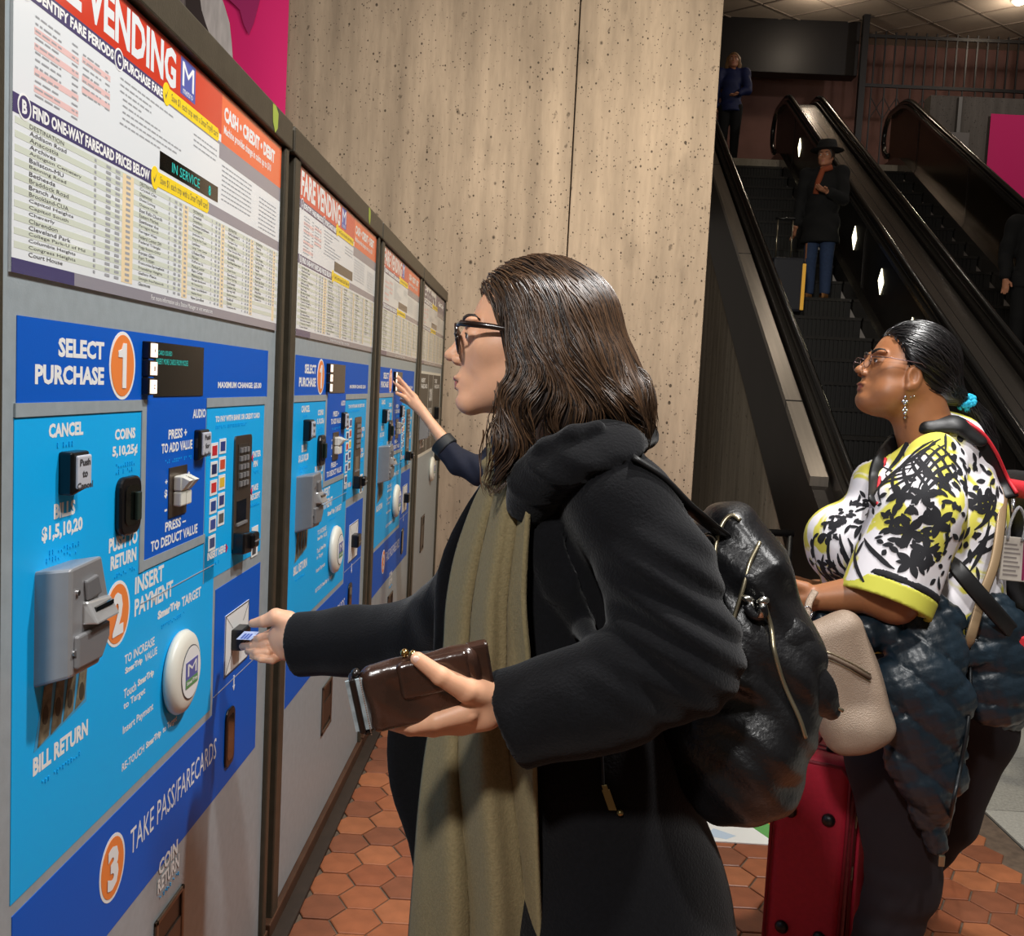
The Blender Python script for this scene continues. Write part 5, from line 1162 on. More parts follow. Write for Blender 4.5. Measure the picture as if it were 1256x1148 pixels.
def torso2(P):
    d = chain(P, [B(1155, 562, 2.42), B(1150, 640, 2.42), B(1132, 730, 2.42), B(1135, 800, 2.42)], [.118, .160, .185, .185], .04, (np.array((1., 0, 0)), 1.05))
    d = smin(d, ell(P, B(1062, 668, 2.38), (.145, .17, .115)), .05); d = smin(d, ell(P, B(1080, 745, 2.40), (.15, .19, .13)), .05)
    d = smin(d, chain(P, [B(1122, 556, 2.42), B(1085, 598, 2.38)], [.07, .08], .02), .05)
    d = smin(d, chain(P, [B(1148, 570, 2.5), B(1140, 580, 2.60), B(1090, 720, 2.66)], [.08, .085, .085], .02), .03)
    d = smax(d, -cone(P, B(1098, 520, 2.42), B(1068, 585, 2.40), .060, .035), .012)
    return d+.003*wav(P, EX*.6+EZ*.8, 60)*np.clip((B(0, 700, 2.4)[2]-P[..., 2])*8, 0, 1)
def blouse(P): return smin(torso2(P), sleeve2(P), .012)+.0022*wav(P, EX*.8-EZ*.6, 75, .5)
blob('blouse', blouse, B(980, 840, 2.05)-np.array((.06, .1, .02)), B(1240, 540, 2.75)+np.array((.1, .12, .06)), .0075, BLOU, w2)
# flat flower print laid on the cloth
def prints(shapes, fn, m, name, parent, off=.0016):
    pts = []; F = []
    for c, ang, kind, L_, W_ in shapes:
        n = 7; xs = np.linspace(0, 1, n); bend = .35 if kind == 'swoosh' else .08
        for x in xs:
            w = W_*math.sin(math.pi*min(1, x*.96+.02))**(.8 if kind == 'leaf' else .5)
            for s_ in (-1, 0, 1):
                a = x*L_; o = s_*w+bend*L_*x*x; pts.append((c, a*math.cos(ang)-o*math.sin(ang), a*math.sin(ang)+o*math.cos(ang)))
    P0 = np.array([p_[0] for p_ in pts]); d0, g = grad(fn, P0, .004); g /= np.linalg.norm(g, axis=1)[:, None]+1e-9
    up = np.array((0, 0, 1.)); t = np.cross(np.tile(up, (len(g), 1)), g); t /= np.linalg.norm(t, axis=1)[:, None]+1e-9; bq = np.cross(g, t)
    v = P0+t*np.array([p_[1] for p_ in pts])[:, None]+bq*np.array([p_[2] for p_ in pts])[:, None]; v = on_surface(fn, v, off, .004)
    k = 21
    for i in range(len(shapes)):
        for a in range(6):
            for b_ in range(2): q = i*k+a*3+b_; F.append((q, q+3, q+4, q+1))
    return tag(part_of(link(name, npmesh(name, v, F, m)), parent), kind='stuff')
r = np.random.default_rng(21); shp = []
def flower(c, s):
    a0 = r.uniform(0, 6.28)
    for k in range(5): shp.append((c+0., a0+k*1.2566, 'leaf', s*.72, s*.17))
def onb(px, py): return cast(blouse, px, py, 1.9, .001)
for px, py, s in ((1104, 606, .050), (1132, 606, .046), (1114, 650, .056), (1152, 640, .052), (1136, 676, .05), (1200, 612, .04), (1156, 590, .036), (1095, 640, .03), (1186, 598, .045), (1095, 708, .05), (1118, 690, .05)): flower(onb(px, py), s)
for k in range(34): shp.append((onb(r.uniform(1082, 1160), r.uniform(585, 700)), r.uniform(0, 6.28), 'leaf', r.uniform(.018, .032), r.uniform(.004, .007)))
for px, py, a, l in ((1095, 552, -.9, .15), (1108, 548, -1.0, .14), (1172, 585, 3.1, .15), (1120, 560, -.6, .13), (1145, 540, 3.8, .15), (1083, 548, -.75, .16), (1098, 540, -.85, .15), (1082, 572, -.5, .17), (1115, 536, -.7, .12), (1160, 545, 3.6, .15), (1165, 556, 3.4, .16), (1168, 570, 3.3, .16), (1090, 600, .9, .14), (1086, 580, 1.0, .13), (1150, 528, 3.9, .12), (1085, 592, .6, .13)): shp.append((onb(px, py), a, 'swoosh', l, .0052))
for px, py, a, l in ((1040, 660, -.9, .13), (1030, 655, -1.2, .13), (1050, 668, -.7, .14), (1018, 660, -1.7, .10), (1060, 660, -.5, .13), (1010, 680, -2.0, .11), (1000, 690, -1.6, .10), (1070, 690, 2.6, .12), (1195, 650, .5, .13), (1200, 665, .3, .13), (1195, 680, .2, .13), (1205, 640, .8, .1), (1190, 700, .9, .12), (1170, 700, .6, .13)): shp.append((onb(px, py), a, 'swoosh', l, .0058))
for k in range(60):
    px, py = r.uniform(1002, 1075), r.uniform(0, 1); c = onb(px, 600+(1075-px)*.62+py*26); shp.append((c, r.uniform(0, 6.28), 'leaf', r.uniform(.014, .028), r.uniform(.004, .006)))
for k in range(46):
    px = r.uniform(1165, 1226); shp.append((onb(px, r.uniform(536, 600) if k < 26 else r.uniform(590, 640)), r.uniform(0, 6.28), 'leaf', r.uniform(.016, .034), r.uniform(.005, .008)))
for k in range(30): shp.append((onb(r.uniform(995, 1060), r.uniform(655, 755)), r.uniform(0, 6.28), 'leaf', r.uniform(.02, .045), r.uniform(.006, .010)))
for k in range(70):
    px = r.uniform(1080, 1168); py = r.uniform(598, 715); shp.append((onb(px, py), r.uniform(0, 6.28), 'leaf', r.uniform(.014, .030), r.uniform(.0035, .0065)))
for k in range(10):
    shp.append((onb(1078+k*8, 586-k*4.5), -.95+.03*k, 'swoosh', .13, .0046)); shp.append((onb(1160-k*6, 532+k*6), 3.75-.04*k, 'swoosh', .12, .0046))
for k in range(14): shp.append((onb(1000+k*5.5, 650+r.uniform(0, 50)), -1.9+k*.09, 'swoosh', r.uniform(.06, .11), .005))
for k in range(70): shp.append((onb(r.uniform(996, 1078), r.uniform(690, 760)), r.uniform(0, 6.28), 'leaf', r.uniform(.016, .032), r.uniform(.004, .007)))
for k in range(40): shp.append((onb(r.uniform(1168, 1226), r.uniform(560, 720)), r.uniform(0, 6.28), 'leaf', r.uniform(.016, .034), r.uniform(.004, .007)))
# far side and back, out of the photograph's sight
p = np.array(B(1110, 660, 2.6))+r.uniform(-1, 1, (70, 3))*np.array((.25, .14, .2)); p = on_surface(blouse, p, .001)
for c in p: shp.append((c, r.uniform(0, 6.28), 'leaf', .045, .010))
shp = [q for q in shp if not (-.075 < float((q[0]-SLE)@slx) < .05 and np.linalg.norm(q[0]-SLE) < .15)]
prints(shp, blouse, BLKP, 'blouse_print', w2)
def hemfn(a0, a1, ex):
    def fn(P):
        d = chain(P, [B(1126, 640, 2.205), SLE+slx*.03], [.098+ex, .098+ex], .03); t = (P-SLE.astype(np.float32))@slx.astype(np.float32)
        d = smax(d, t-a1, .001); d = smax(d, a0-t, .001); return smax(d, -cone(P, SLE-slx*.1, SLE+slx*.1, .088, .090), .001)
    return fn
lo, hi = SLE-.14, SLE+.14
blob('sleeve_hem', hemfn(-.034, .006, .0035), lo, hi, .0045, YHEM, w2); blob('hem_stripe', hemfn(-.050, -.034, .0035), lo, hi, .0045, BLKP, w2)
# trousers, shoes
PANT = mat('plum_trousers', (20, 11, 18), .85, var=.15, vscale=60)
def pants2(P):
    d = chain(P, [B(1118, 800, 2.36), B(1105, 930, 2.33), B(1108, 1080, 2.32), A3(.90, 2.34, .10)], [.15, .125, .082, .07], .03)
    d = smin(d, chain(P, [B(1170, 800, 2.50), B(1188, 890, 2.53), B(1160, 1000, 2.58), A3(1.0, 2.64, .10)], [.15, .115, .08, .065], .03), .03)
    d = smax(d, P[..., 2]-1.0, .01)
    return smax(d, .085-P[..., 2], .006)+.002*wav(P, EZ, 90)*np.clip((.5-P[..., 2])*5, 0, 1)
blob('trousers', pants2, A3(.55, 2.05, .05), A3(1.4, 2.9, 1.05), .010, PANT, w2)
for x, y in ((.90, 2.34), (1.0, 2.64)):
    blob('shoe', lambda P: smax(smin(ell(P, (x-.08, y, .035), (.10, .045, .045)), ell(P, (x+.02, y, .055), (.055, .043, .06)), .03), .002-P[..., 2], .004), (x-.22, y-.09, -.01), (x+.12, y+.09, .14), .007, MATS['black_leather'], w2)
# padded jacket tied round the waist
PUFF = mat('teal_puffer', (22, 36, 46), .38, var=.15, vscale=25, bump=.4, bscale=55, spec=.55)
def quilt(P, n, sp, ph=0.): return np.abs(np.sin((P@np.asarray(n, np.float32))*(math.pi/sp)+ph))**.5
def jacket(P):
    d = ell(P, B(1135, 775, 2.42), (.225, .235, .075))
    p1 = chain(P, [B(1140, 770, 2.19), B(1130, 850, 2.15), B(1138, 940, 2.16), B(1148, 1035, 2.19)], [.085, .115, .090, .030], .03, (EY, 1.7))
    p2 = chain(P, [B(1215, 770, 2.26), B(1222, 840, 2.26)], [.085, .100], .03, (EY, 1.4))
    p3 = chain(P, [B(1080, 775, 2.20), B(1040, 772, 2.19), B(1008, 762, 2.22)], [.05, .036, .03], .02)
    p4 = ell(P, B(1190, 830, 2.55), (.17, .17, .17))
    q1_ = .017*(1-quilt(P, EX*.62+EZ*.78, .075))+.014*(1-quilt(P, EX*.45-EZ*.9, .15, .4))
    p1 = p1+q1_; p2 = p2+.013*(1-quilt(P, EZ+EX*.12, .075)); p4 = p4+.013*(1-quilt(P, EZ, .075))
    d = smin(d+.006*(1-quilt(P, EZ, .05)), p2, .012); d = smin(d, p3+.004*wav(P, EX, 120), .02); d = smin(d, p4, .02)
    return smin(d, p1, .006)+.0012*wav(P, EX+EZ*.4, 220)+.0010*wav(P, EZ-EX*.3, 260)
blob('tied_jacket', jacket, B(990, 1070, 2.2)-np.array((.04, .2, .03)), B(1290, 700, 2.6)+np.array((.1, .2, .05)), .0075, PUFF, w2)
zt = [cast(jacket, x, y, 1.8, .002) for x, y in ((1186, 772), (1190, 820), (1188, 880), (1178, 940), (1166, 1000), (1158, 1050))]; tube_obj('jacket_zip', catmull(zt, 5), .0045, mat('zip_dark', (16, 20, 24), .5), w2, 6)
e_ = B(1155, 1052, 2.17); part_of(MB().box(e_[0]-.007, e_[0]+.007, e_[1]-.004, e_[1]+.004, e_[2]-.02, e_[2]+.006).build('zip_pull', ZTEETH, None, bevel=.002), w2)

# ------------------------------------------------------------------ what she carries
pu = thing('handbag', 'taupe pebbled leather handbag hanging at the hip of the woman in the blouse', 'handbag', tuple(B(1045, 920, 2.12)))
TAUP = mat('taupe_leather', (156, 136, 118), .45, bump=.5, bscale=420, var=.06, vscale=20, metal=.1)
pR = np.stack([EX*.95+EZ*.30, EY, -EX*.30+EZ*.95], 1).astype(np.float32); pc = B(1036, 838, 2.10)
def purse(P):
    d = rbox(P, pc, (.078, .040, .150), .038, pR); d = smin(d, ell(P, B(1052, 890, 2.09), (.066, .045, .045)), .03)
    return d+.003*wav(P, EX-EZ*.2, 55)
blob('body', purse, pc-np.array((.17, .09, .2)), pc+np.array((.17, .09, .2)), .005, TAUP, pu)
zq2 = [cast(purse, x, y, 1.8, .002) for x, y in ((1000, 800), (1020, 806), (1045, 818), (1068, 832))]; tube_obj('zip', zq2, .0045, mat('zip_brown', (98, 82, 68), .5), pu, 6)
zq3 = [p_+EZ*.008 for p_ in zq2]; tube_obj('zip_edge', zq3, .0016, ZTEETH, pu, 6); zq4 = [p_-EZ*.008 for p_ in zq2]; tube_obj('zip_edge', zq4, .0016, ZTEETH, pu, 6)
tube_obj('strap', catmull([B(1232, 596, 2.36), B(1228, 640, 2.27), B(1220, 690, 2.22), B(1204, 735, 2.185), B(1190, 785, 2.165), B(1186, 800, 2.22)], 6), .012, mat('strap_gold', (150, 126, 96), .4, metal=.3), pu, 8, .22, tuple(EY*-1))
tube_obj('strap', catmull([B(990, 760, 2.10), B(992, 740, 2.12), B(1000, 725, 2.14)], 5), .008, TAUP, pu, 8, .4)
rgp = B(990, 752, 2.10); tube_obj('ring', [rgp+EX*.010*math.cos(t)+EZ*.014*math.sin(t) for t in np.linspace(0, 6.283, 19)], .0022, SILVJ, pu, 6)

b2 = thing('backpack', 'black and red backpack on the back of the woman in the blouse', 'backpack', tuple(B(1262, 720, 2.42)))
def bag2(P):
    d = rbox(P, B(1268, 665, 2.42), (.075, .15, .17), .06); return d+.004*wav(P, EZ+EX*.4, 70)
blob('body', bag2, B(1268, 665, 2.42)-.22, B(1268, 665, 2.42)+.22, .009, mat('black_nylon', (20, 20, 23), .55, bump=.2, bscale=80), b2)
REDN = mat('red_nylon', (206, 40, 52), .6)
b = rbox; blob('top_panel', lambda P: rbox(P, B(1262, 600, 2.42), (.06, .13, .022), .02), B(1262, 600, 2.42)-.16, B(1262, 600, 2.42)+.16, .007, REDN, b2)
sp2 = [cast(blouse, x, y, 1.9, .004) for x, y in ((1148, 522), (1172, 520), (1196, 535), (1214, 560), (1228, 590))]
tube_obj('strap', catmull(sp2+[B(1240, 610, 2.33)], 5), .020, mat('strap_black', (15, 15, 16), .5), b2, 8, .25, tuple(-EY))
blob('strap_pad', lambda P: chain(P, [B(1120, 532, 2.36), B(1142, 522, 2.33), B(1172, 520, 2.32), B(1200, 540, 2.31)], [.016, .024, .026, .020], .01, (EZ*.75-EY*.66, 2.0)), B(1110, 560, 2.3)-np.array((.05, .1, .05)), B(1210, 510, 2.36)+np.array((.05, .1, .06)), .006, mat('strap_black', (15, 15, 16), .5), b2)
tube_obj('strap_piping', [p_+EX*.012+EZ*.010-EY*.004 for p_ in catmull(sp2[1:]+[B(1240, 610, 2.33)], 5)], .0045, REDN, b2, 6)
sp3 = [cast(blouse, x, y, 1.9, .004) for x, y in ((1128, 524), (1100, 540), (1082, 562), (1074, 590), (1072, 618))]
tube_obj('strap', catmull(sp3, 5), .020, mat('strap_black', (15, 15, 16), .5), b2, 8, .3, tuple(-EY)); tube_obj('strap_piping', [p_+EX*.006-EY*.006 for p_ in catmull(sp3[2:], 5)], .004, REDN, b2, 6)
tube_obj('side_strap', catmull([B(1140, 660, 2.34), B(1168, 690, 2.20), B(1195, 722, 2.17), B(1225, 756, 2.18), B(1262, 798, 2.25)], 5), .019, mat('strap_black', (15, 15, 16), .5), b2, 8, .2, tuple(-EY))
part_of(MB().box(-.02, .02, -.008, .008, -.03, .03).xf(lambda p_: B(1256, 795, 2.22)+p_).build('strap_end', REDN, None, bevel=.006), b2)
zp_ = B(1243, 612, 2.28); tube_obj('zip_pull', [zp_, zp_-EZ*.02, zp_-EZ*.035], [.006, .004, .005], SILVJ, b2, 6)
tgl = thing('luggage_tag', 'clear plastic luggage tag hanging on the red and black backpack', 'tag', tuple(B(1240, 710, 2.27)))
tb = MB().box(-.030, .032, -.002, .002, -.052, .05); tb.xf(lambda q: B(1243, 685, 2.265)+CAMR.astype(float)@np.array((q[0]+q[2]*.06, q[1], q[2]-q[0]*.1))); part_of(tb.build('sleeve', mat('tag_paper', (176, 168, 158), .25, coat=.6, var=.1, vscale=30), None, bevel=.003), tgl)
for k in range(8):
    t2 = MB().box(-.024, .006+.004*(k % 3), -.0026, -.0022, .030-.010*k, .034-.010*k); t2.xf(lambda q: B(1243, 685, 2.265)+CAMR.astype(float)@np.array((q[0]+q[2]*.06, q[1], q[2]-q[0]*.1))); part_of(t2.build('print_line', mat('tag_ink', (120, 112, 108), .5), None), tgl)
t2 = MB().box(.020, .026, -.0026, -.0021, -.048, .046); t2.xf(lambda q: B(1243, 685, 2.265)+CAMR.astype(float)@np.array((q[0]+q[2]*.06, q[1], q[2]-q[0]*.1))); part_of(t2.build('maroon_stripe', mat('tag_maroon', (120, 34, 70), .4), None), tgl)
tube_obj('loop', catmull([B(1236, 662, 2.262), B(1240, 640, 2.26), B(1250, 622, 2.26), B(1258, 640, 2.262), B(1254, 664, 2.262)], 5), .0035, mat('clear_loop', (196, 196, 200), .15, trans=.6), tgl, 6)

# red trolley case
su = thing('suitcase', 'red upright fabric suitcase standing beside the legs of the woman', 'suitcase', (0, 0, 0))
REDC = mat('red_case', (168, 18, 46), .62, var=.08, vscale=80, bump=.15, bscale=400); REDD = mat('red_case_trim', (120, 14, 34), .6); CBL = mat('case_black', (14, 13, 14), .4)
cy_ = 2.50; cp0 = at(992, 1000, cy_); su.location = (cp0[0]+.062, cy_+.10, 0); su.rotation_euler = (0, 0, math.radians(-27)); top = at(1000, 918, cy_)[2]
cs = (lambda P: rbox(P, (0, 0, (top+.05)/2), (.100, .165, (top-.05)/2), .032))
v, f = surf(cs, (-.14, -.2, .02), (.14, .2, top+.04), .006); link('shell', npmesh('shell', v, f, REDC), su)
for y in (-.115, -.085, .09): MB().tube([(-.1015, y, .1), (-.1015, y, top-.04), (-.085, y, top-.006), (0, y, top+.001), (.085, y, top-.006), (.1015, y, top-.04), (.1015, y, .1)], .0045, 6).build('zip', REDD, su, True)
MB().tube([(-.094, -.163, .08), (-.094, -.163, top-.05), (-.07, -.163, top-.02), (.07, -.163, top-.02), (.094, -.163, top-.05), (.094, -.163, .08)], .005, 8).build('piping', REDD, su, True)
for x in (-.048, .048):
    for z in (.16, top-.16): MB().lathe([(.017, 0), (.017, .006), (.011, .013), (.003, .015)], (x, -.164, z), axis=1, seg=16).xf(lambda q: np.array((q[0], -.328-q[1], q[2]))).build('stud', CBL, su, True)
MB().box(-.055, -.005, -.10, -.02, top-.002, top+.008).build('handle_bezel', REDD, su, bevel=.004); MB().box(-.08, -.055, -.09, -.03, top-.006, top+.010).build('grip', CBL, su, bevel=.004)
MB().box(.02, .055, -.12, -.085, top-.001, top+.012).build('top_clip', CBL, su, bevel=.004)
MB().tube([(-.03, .10, top-.02), (-.03, .10, top+.02), (.03, .10, top+.02), (.03, .10, top-.02)], .008, 8).build('carry_handle', CBL, su, True)
for z in (.30, .44): MB().box(.101, .107, -.098, -.088, z, z+.035).build('zip_pull', ZTEETH, su, bevel=.001)
MB().box(.1, .112, -.05, .13, .12, top-.14).build('front_pocket', REDC, su, bevel=.006)
for x in (-.07, .07):
    for y in (-.12, .12): MB().lathe([(.024, -.012), (.026, 0), (.024, .012)], (x, y, .026), axis=0, seg=16).build('wheel', CBL, su, True); MB().box(x-.016, x+.016, y-.02, y+.02, .03, .062).build('wheel_fork', CBL, su)

# ------------------------------------------------------------------ people further away
def figure(name, label, base, hgt, yaw, coat_m, leg_m, hair_m, skin_m, arms, hem=.42, h=.016, coat_w=1., longhair=0., step=0., face=True, shoes_m=None):
    """a standing clothed person; local frame faces -x, sizes as fractions of the height"""
    t = thing('person', label, 'person', tuple(base)); s = hgt; c, sn = math.cos(yaw), math.sin(yaw)
    RR = np.array(((c, -sn, 0), (sn, c, 0), (0, 0, 1.)), np.float32); b0 = np.asarray(base, float)
    def W(x, y, z): return (b0+RR.astype(float)@np.array((x, y, z))*s).astype(np.float32)
    HOx = W(0, 0, .915).astype(float); sc = s/1.66; hf = head_fn(HOx, RR, dict(s=sc, neck=(.02, 0, -.2)))
    def limbs(P):
        d = chain(P, [W(.01, 0, .80), W(.01, 0, .62), W(.01, 0, .50)], [.055*s, .05*s, .048*s], .03)
        for a in arms: d = smin(d, chain(P, [W(*q) for q in a], [.034*s, .026*s, .017*s, .014*s][:len(a)], .01), .02)
        for i, y in enumerate((-.052, .052)):
            x = step*(1 if i else -1); d = smin(d, chain(P, [W(.01, y, .50), W(.0+x*.5, y, .27), W(.02+x, y, .05)], [.045*s, .032*s, .024*s], .01), .02)
        return d
    pieces = [(hf, HOx-.17*sc-.03, HOx+.17*sc, .006 if h < .02 else .009)]
    pts = [W(.12, .14, .0), W(-.12, -.14, .84)]+[W(*q) for a in arms for q in a]; lo, hi = bb(pts, .1); pieces.append((limbs, lo, hi, h))
    for a in arms:                                     # hands: palm, four fingers, thumb
        w_, e_ = W(*a[-1]).astype(float), W(*a[-2]).astype(float); d_ = w_-e_; d_ /= np.linalg.norm(d_); sd = np.cross(d_, (0, .3, 1)); sd /= np.linalg.norm(sd); nn = np.cross(sd, d_)
        pc_ = [([w_, w_+d_*.045*s], [.017*s, .019*s], .006, (nn, 1.5))]
        for k in range(4): o_ = sd*(k-1.5)*.0105*s; L_ = (.040, .046, .043, .034)[k]*s; pc_.append(([w_+d_*.044*s+o_, w_+d_*(.044*s+L_*.5)+o_+nn*.004*s, w_+d_*(.044*s+L_)+o_+nn*.012*s], [.0058*s, .0054*s, .0045*s], .002, None))
        pc_.append(([w_+d_*.01*s-sd*.012*s, w_+d_*.03*s-sd*.03*s, w_+d_*.05*s-sd*.034*s], [.008*s, .0065*s, .005*s], .004, None))
        hfn_ = handfn(pc_); pieces.append((hfn_, *bb([p_ for q in pc_ for p_ in q[0]], .03), .0045 if h < .02 else .008))
    multi('body', pieces, skin_m, t)
    def cf(P):
        d = chain(P, [W(.01, 0, .80), W(.01, 0, .72), W(.01, 0, .60), W(.01, 0, .50), W(.01, 0, hem)], [.055*s, .068*s*coat_w, .066*s*coat_w, .075*s*coat_w, .082*s*coat_w], .03, (RR[:, 1], .78))
        for sg in (-1, 1): d = smin(d, cone(P, W(.01, 0, .81), W(.01, sg*.095, .795), .035*s, .042*s), .03)
        for a in arms:
            q = [W(*k) for k in a]; q[-1] = q[-2]+(q[-1]-q[-2])*(.80 if len(a) > 2 else 1); d = smin(d, chain(P, q, [.046*s, .040*s, .032*s, .03*s][:len(q)], .01), .025)
        d = d+.005*wav(P, (.5, .3, .8), 45); return smax(d, W(0, 0, hem)[2]-P[..., 2], .008)
    blob('coat', cf, lo, hi, h*.8, coat_m, t)
    def lg(P):
        d = None
        for i, y in enumerate((-.052, .052)):
            x = step*(1 if i else -1); e = chain(P, [W(.01, y, .50), W(0+x*.5, y, .28), W(.02+x, y, .05)], [.058*s, .043*s, .034*s], .01); d = e if d is None else smin(d, e, .01)
        return smax(d, W(0, 0, .035)[2]-P[..., 2], .005)
    blob('trousers', lg, *bb([W(-.12, -.13, 0), W(.14, .13, .56)], .05), h*.8, leg_m, t)
    for i, y in enumerate((-.052, .052)):
        x = step*(1 if i else -1); blob('shoe', lambda P: smax(smin(cone(P, W(-.06+x, y, .017), W(.03+x, y, .02), .02*s, .022*s), cone(P, W(.025+x, y, .02), W(.025+x, y, .05), .022*s, .024*s), .01), W(0, 0, .001)[2]-P[..., 2], .003), *bb([W(-.1+x, y-.04, 0), W(.07+x, y+.04, .08)], .04), h*.6, shoes_m or MATS['black_leather'], t)
    def hr(P):
        q = ((P-HOx.astype(np.float32))@RR)/np.float32(sc)
        d = ell(q, (.016, 0, .010), (.104, .086, .098))
        if longhair:
            for sg in (-1, 1): d = smin(d, chain(q*A3(1, sg, 1), [A3(.01, .072, .02), A3(.01, .084, -.08), A3(0., .085, -longhair)], [.03, .034, .02], .01), .02)
            d = smin(d, chain(q, [A3(.07, 0, 0), A3(.09, 0, -.1), A3(.09, 0, -longhair)], [.06, .05, .03], .01, (A3(0, 1, 0), .7)), .02)
        d = smax(d, -ell(q, (-.084, 0, -.052), (.066, .110, .112)), .012)
        return d*np.float32(sc)+.003*wav(q, (1, .4, .1), 130)
    blob('hair', hr, HOx-.3*sc, HOx+.2*sc, .006 if h < .02 else .010, hair_m, t)
    if face: face_extras(t, HOx, RR, dict(s=sc), LIP1, mat('brow_dark', (46, 34, 28), .6), hf)
    return t, W, HOx, RR
NAVY = mat('navy_wool', (22, 26, 44), .9, var=.1, vscale=80); BLKC = mat('black_cloth', (14, 14, 16), .9)
HBRN = mat('hair_dull_brown', (54, 38, 28), .5, var=.3, vscale=120, stretch=(1, 1, .05)); HBLD = mat('hair_blond', (140, 104, 66), .5, var=.3, vscale=120, stretch=(1, 1, .05))
# the hidden customer at the third machine
zz = lambda a, b, y: at(470+a/3.48, 430+b/3.48, y)
w3b = np.array((at(655, 500, 4.30)[0]-.05, 4.30, 0.)); hg = 1.66
def rel(p): return tuple((np.asarray(p)-w3b)/hg)
armR = [(.0, .11, .80), rel(zz(415, 525, 4.44)), rel(zz(250, 375, 4.50)), rel(zz(160, 255, 4.52))]
t3, W3, HO3, RR3 = figure('person', 'customer in a navy sleeve raising a hand to the third machine', w3b, hg, 0., NAVY, BLKC, HBRN, SKIN1, [[(.0, -.11, .80), (.03, -.13, .62), (-.06, -.12, .50)]], longhair=.16)
def fore3(P): return chain(P, [zz(300, 440, 4.48), zz(250, 372, 4.50), zz(168, 262, 4.52)], [.034, .030, .021], .01)
FH = [([zz(185, 285, 4.515), zz(165, 258, 4.52), zz(132, 222, 4.525)], [.022, .024, .030], .01, (EY, 1.5)),
      ([zz(138, 205, 4.525), zz(92, 148, 4.52), zz(66, 118, 4.51), zz(42, 96, 4.505)], [.013, .0105, .0095, .008], .006, None),
      ([zz(128, 216, 4.525), zz(86, 172, 4.515), zz(62, 150, 4.505), zz(42, 132, 4.50)], [.013, .0105, .0095, .008], .006, None),
      ([zz(122, 230, 4.525), zz(92, 200, 4.51), zz(75, 190, 4.50), zz(58, 182, 4.49)], [.0125, .010, .009, .0076], .006, None),
      ([zz(128, 240, 4.53), zz(104, 224, 4.535), zz(90, 218, 4.535), zz(78, 212, 4.53)], [.011, .009, .008, .007], .006, None),
      ([zz(150, 235, 4.54), zz(140, 200, 4.56), zz(125, 180, 4.57)], [.014, .011, .008], .006, None)]
f3 = handfn(FH+[([zz(300, 440, 4.48), zz(250, 372, 4.50), zz(168, 262, 4.52)], [.034, .030, .021], .01, None)])
multi('hand', [(f3, *bb([p_ for q in FH for p_ in q[0]]+[zz(300, 440, 4.48)], .05), .004)], SKIN1, t3)
def slv(P):
    d = chain(P, [W3(.0, .10, .79), zz(420, 515, 4.44), zz(330, 480, 4.46), zz(250, 395, 4.49)], [.075, .066, .058, .050], .02)
    ax_ = zz(250, 395, 4.49)-zz(330, 480, 4.46); ax_ /= np.linalg.norm(ax_); d = smax(d, (P-zz(248, 390, 4.49).astype(np.float32))@ax_.astype(np.float32), .004); return d+.003*wav(P, EX+EZ*.6, 80)
blob('sleeve', slv, *bb([W3(.0, .10, .79), zz(420, 515, 4.44), zz(250, 395, 4.49), zz(330, 500, 4.46)], .11), .008, NAVY, t3)
def cuff3(P):
    ax_ = zz(250, 395, 4.49)-zz(330, 480, 4.46); ax_ /= np.linalg.norm(ax_); c_ = zz(250, 392, 4.49).astype(np.float32); u_ = (P-c_)@ax_.astype(np.float32)
    d = np.sqrt(np.maximum(((P-c_)**2).sum(-1)-u_*u_, 0))-.058; d = smax(d, np.abs(u_+.018)-.026, .006); return smax(d, -(np.sqrt(np.maximum(((P-c_)**2).sum(-1)-u_*u_, 0))-.044), .004)
blob('cuff', cuff3, zz(250, 392, 4.49)-.12, zz(250, 392, 4.49)+.12, .006, mat('cuff_dark', (20, 24, 30), .6), t3)
# man with hat and trolley case on the escalator
def esc(lx, s, z=0.): return EO+np.array((lx*math.cos(EA)-s*math.sin(EA), lx*math.sin(EA)+s*math.cos(EA), z))
sm = 4.6+.02; zs = [round(prof(-1.0+i*.4+.1, 0), 3) for i in range(40)]
def stand(lx, s):
    i = int(round((s+1.0-.2)/.4)); return esc(lx, -1.0+i*.4+.19, zs[i])
JEAN = mat('blue_jeans', (44, 62, 96), .85, var=.15, vscale=40)
mp = stand(.80, 5.0); tm, Wm, HOm, RRm = figure('person', 'man in a black coat, hat and jeans riding the escalator', mp, 1.62, math.radians(62), BLKC, JEAN, HBRN, mat('skin_dim', (190, 130, 100), .5), [[(.0, -.11, .80), (-.02, -.13, .63), (-.12, -.05, .66)], [(.0, .11, .80), (.02, .14, .62), (-.02, .155, .46)]], hem=.36, coat_w=1.15, h=.02, face=True, shoes_m=mat('tan_shoe', (150, 104, 62), .5))
hb = MB().lathe([(.165, .0), (.17, .006), (.105, .012), (.10, .06), (.085, .105), (.05, .112), (.01, .105)], (0, 0, 0), seg=24, sx=1., sy=1.)
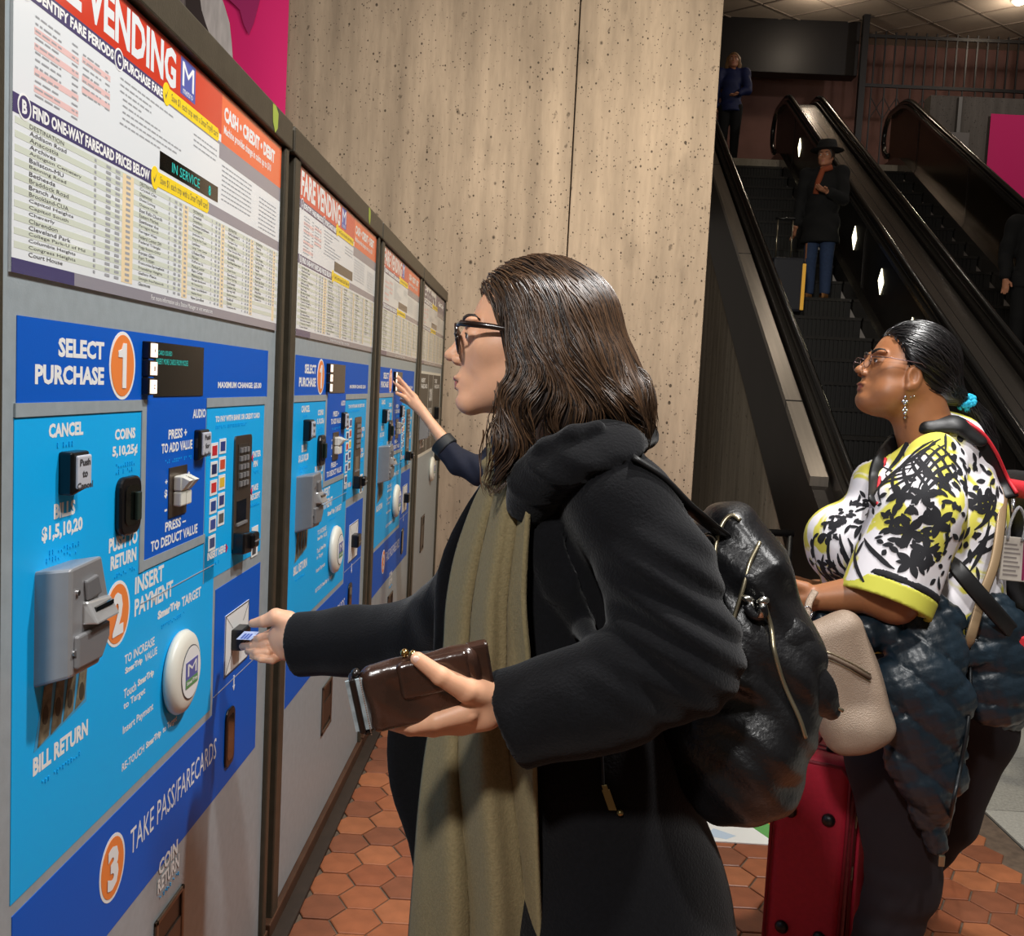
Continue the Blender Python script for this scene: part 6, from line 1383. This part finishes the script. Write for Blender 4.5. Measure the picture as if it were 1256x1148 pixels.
ho = part_of(hb.build('hat', mat('black_felt', (12, 11, 12), .8), None, True), tm); ho.location = Vector(HOm+np.array((.01, 0, .045)))
tube_obj('scarf', [Wm(-.03, -.05, .83), Wm(-.055, 0, .81), Wm(-.06, .02, .74), Wm(-.065, .03, .66)], .032, mat('rust_scarf', (150, 74, 44), .9), tm, 8)
cpos = stand(.40, 4.6); tc_ = thing('trolley_case', 'dark trolley case with a yellow stripe beside the man on the escalator', 'suitcase', tuple(cpos))
MB().box(-.16, .16, -.10, .10, .04, .58).build('shell', mat('dark_case', (26, 28, 38), .6), tc_, bevel=.03); MB().box(.13, .165, -.115, -.098, .06, .52).build('reflective_stripe_glow', mat('yellow_stripe_glow', (226, 168, 60), .4, emit=.25), tc_, bevel=.006)  # no lamp: faint emission in the yellow stands in for the stripe's reflected light
for x in (-.03, .12): MB().tube([(x-.08, .05, .56), (x-.08, .05, .98)], .008, 6).build('pull_rod', mat('dim_alu', (150, 140, 120), .3, metal=.9), tc_, True)
MB().tube([(-.13, .05, .98), (.06, .05, .98)], .014, 8).build('grip', CBL, tc_, True)
for x in (-.12, .12): MB().lathe([(.03, -.015), (.03, .015)], (x, .06, .03), axis=0, seg=14).build('wheel', CBL, tc_, True)
# woman at the top, passenger at the right edge
gp = np.array((2.66, 14.98, 5.0)); figure('person', 'long-haired woman in a blue jacket at the top of the escalator', gp, 1.66, math.radians(80), mat('blue_jacket', (22, 34, 84), .6), BLKC, HBLD, mat('skin_dim', (190, 130, 100), .5), [[(.0, -.11, .80), (-.03, -.14, .64), (-.08, -.06, .60)], [(.0, .11, .80), (.03, .14, .63), (-.03, .14, .48)]], hem=.46, h=.022, longhair=.24, face=True)
rp_ = stand(2.46, 3.5); figure('person', 'dark-clothed passenger cut off by the right edge, on the far escalator', rp_, 1.66, math.radians(75), BLKC, BLKC, HBRN, mat('skin_dim', (190, 130, 100), .5), [[(.0, -.11, .80), (-.04, -.13, .66), (-.14, -.11, .62)], [(.0, .11, .80), (.03, .14, .63), (-.03, .14, .48)]], hem=.44, h=.022, face=True)
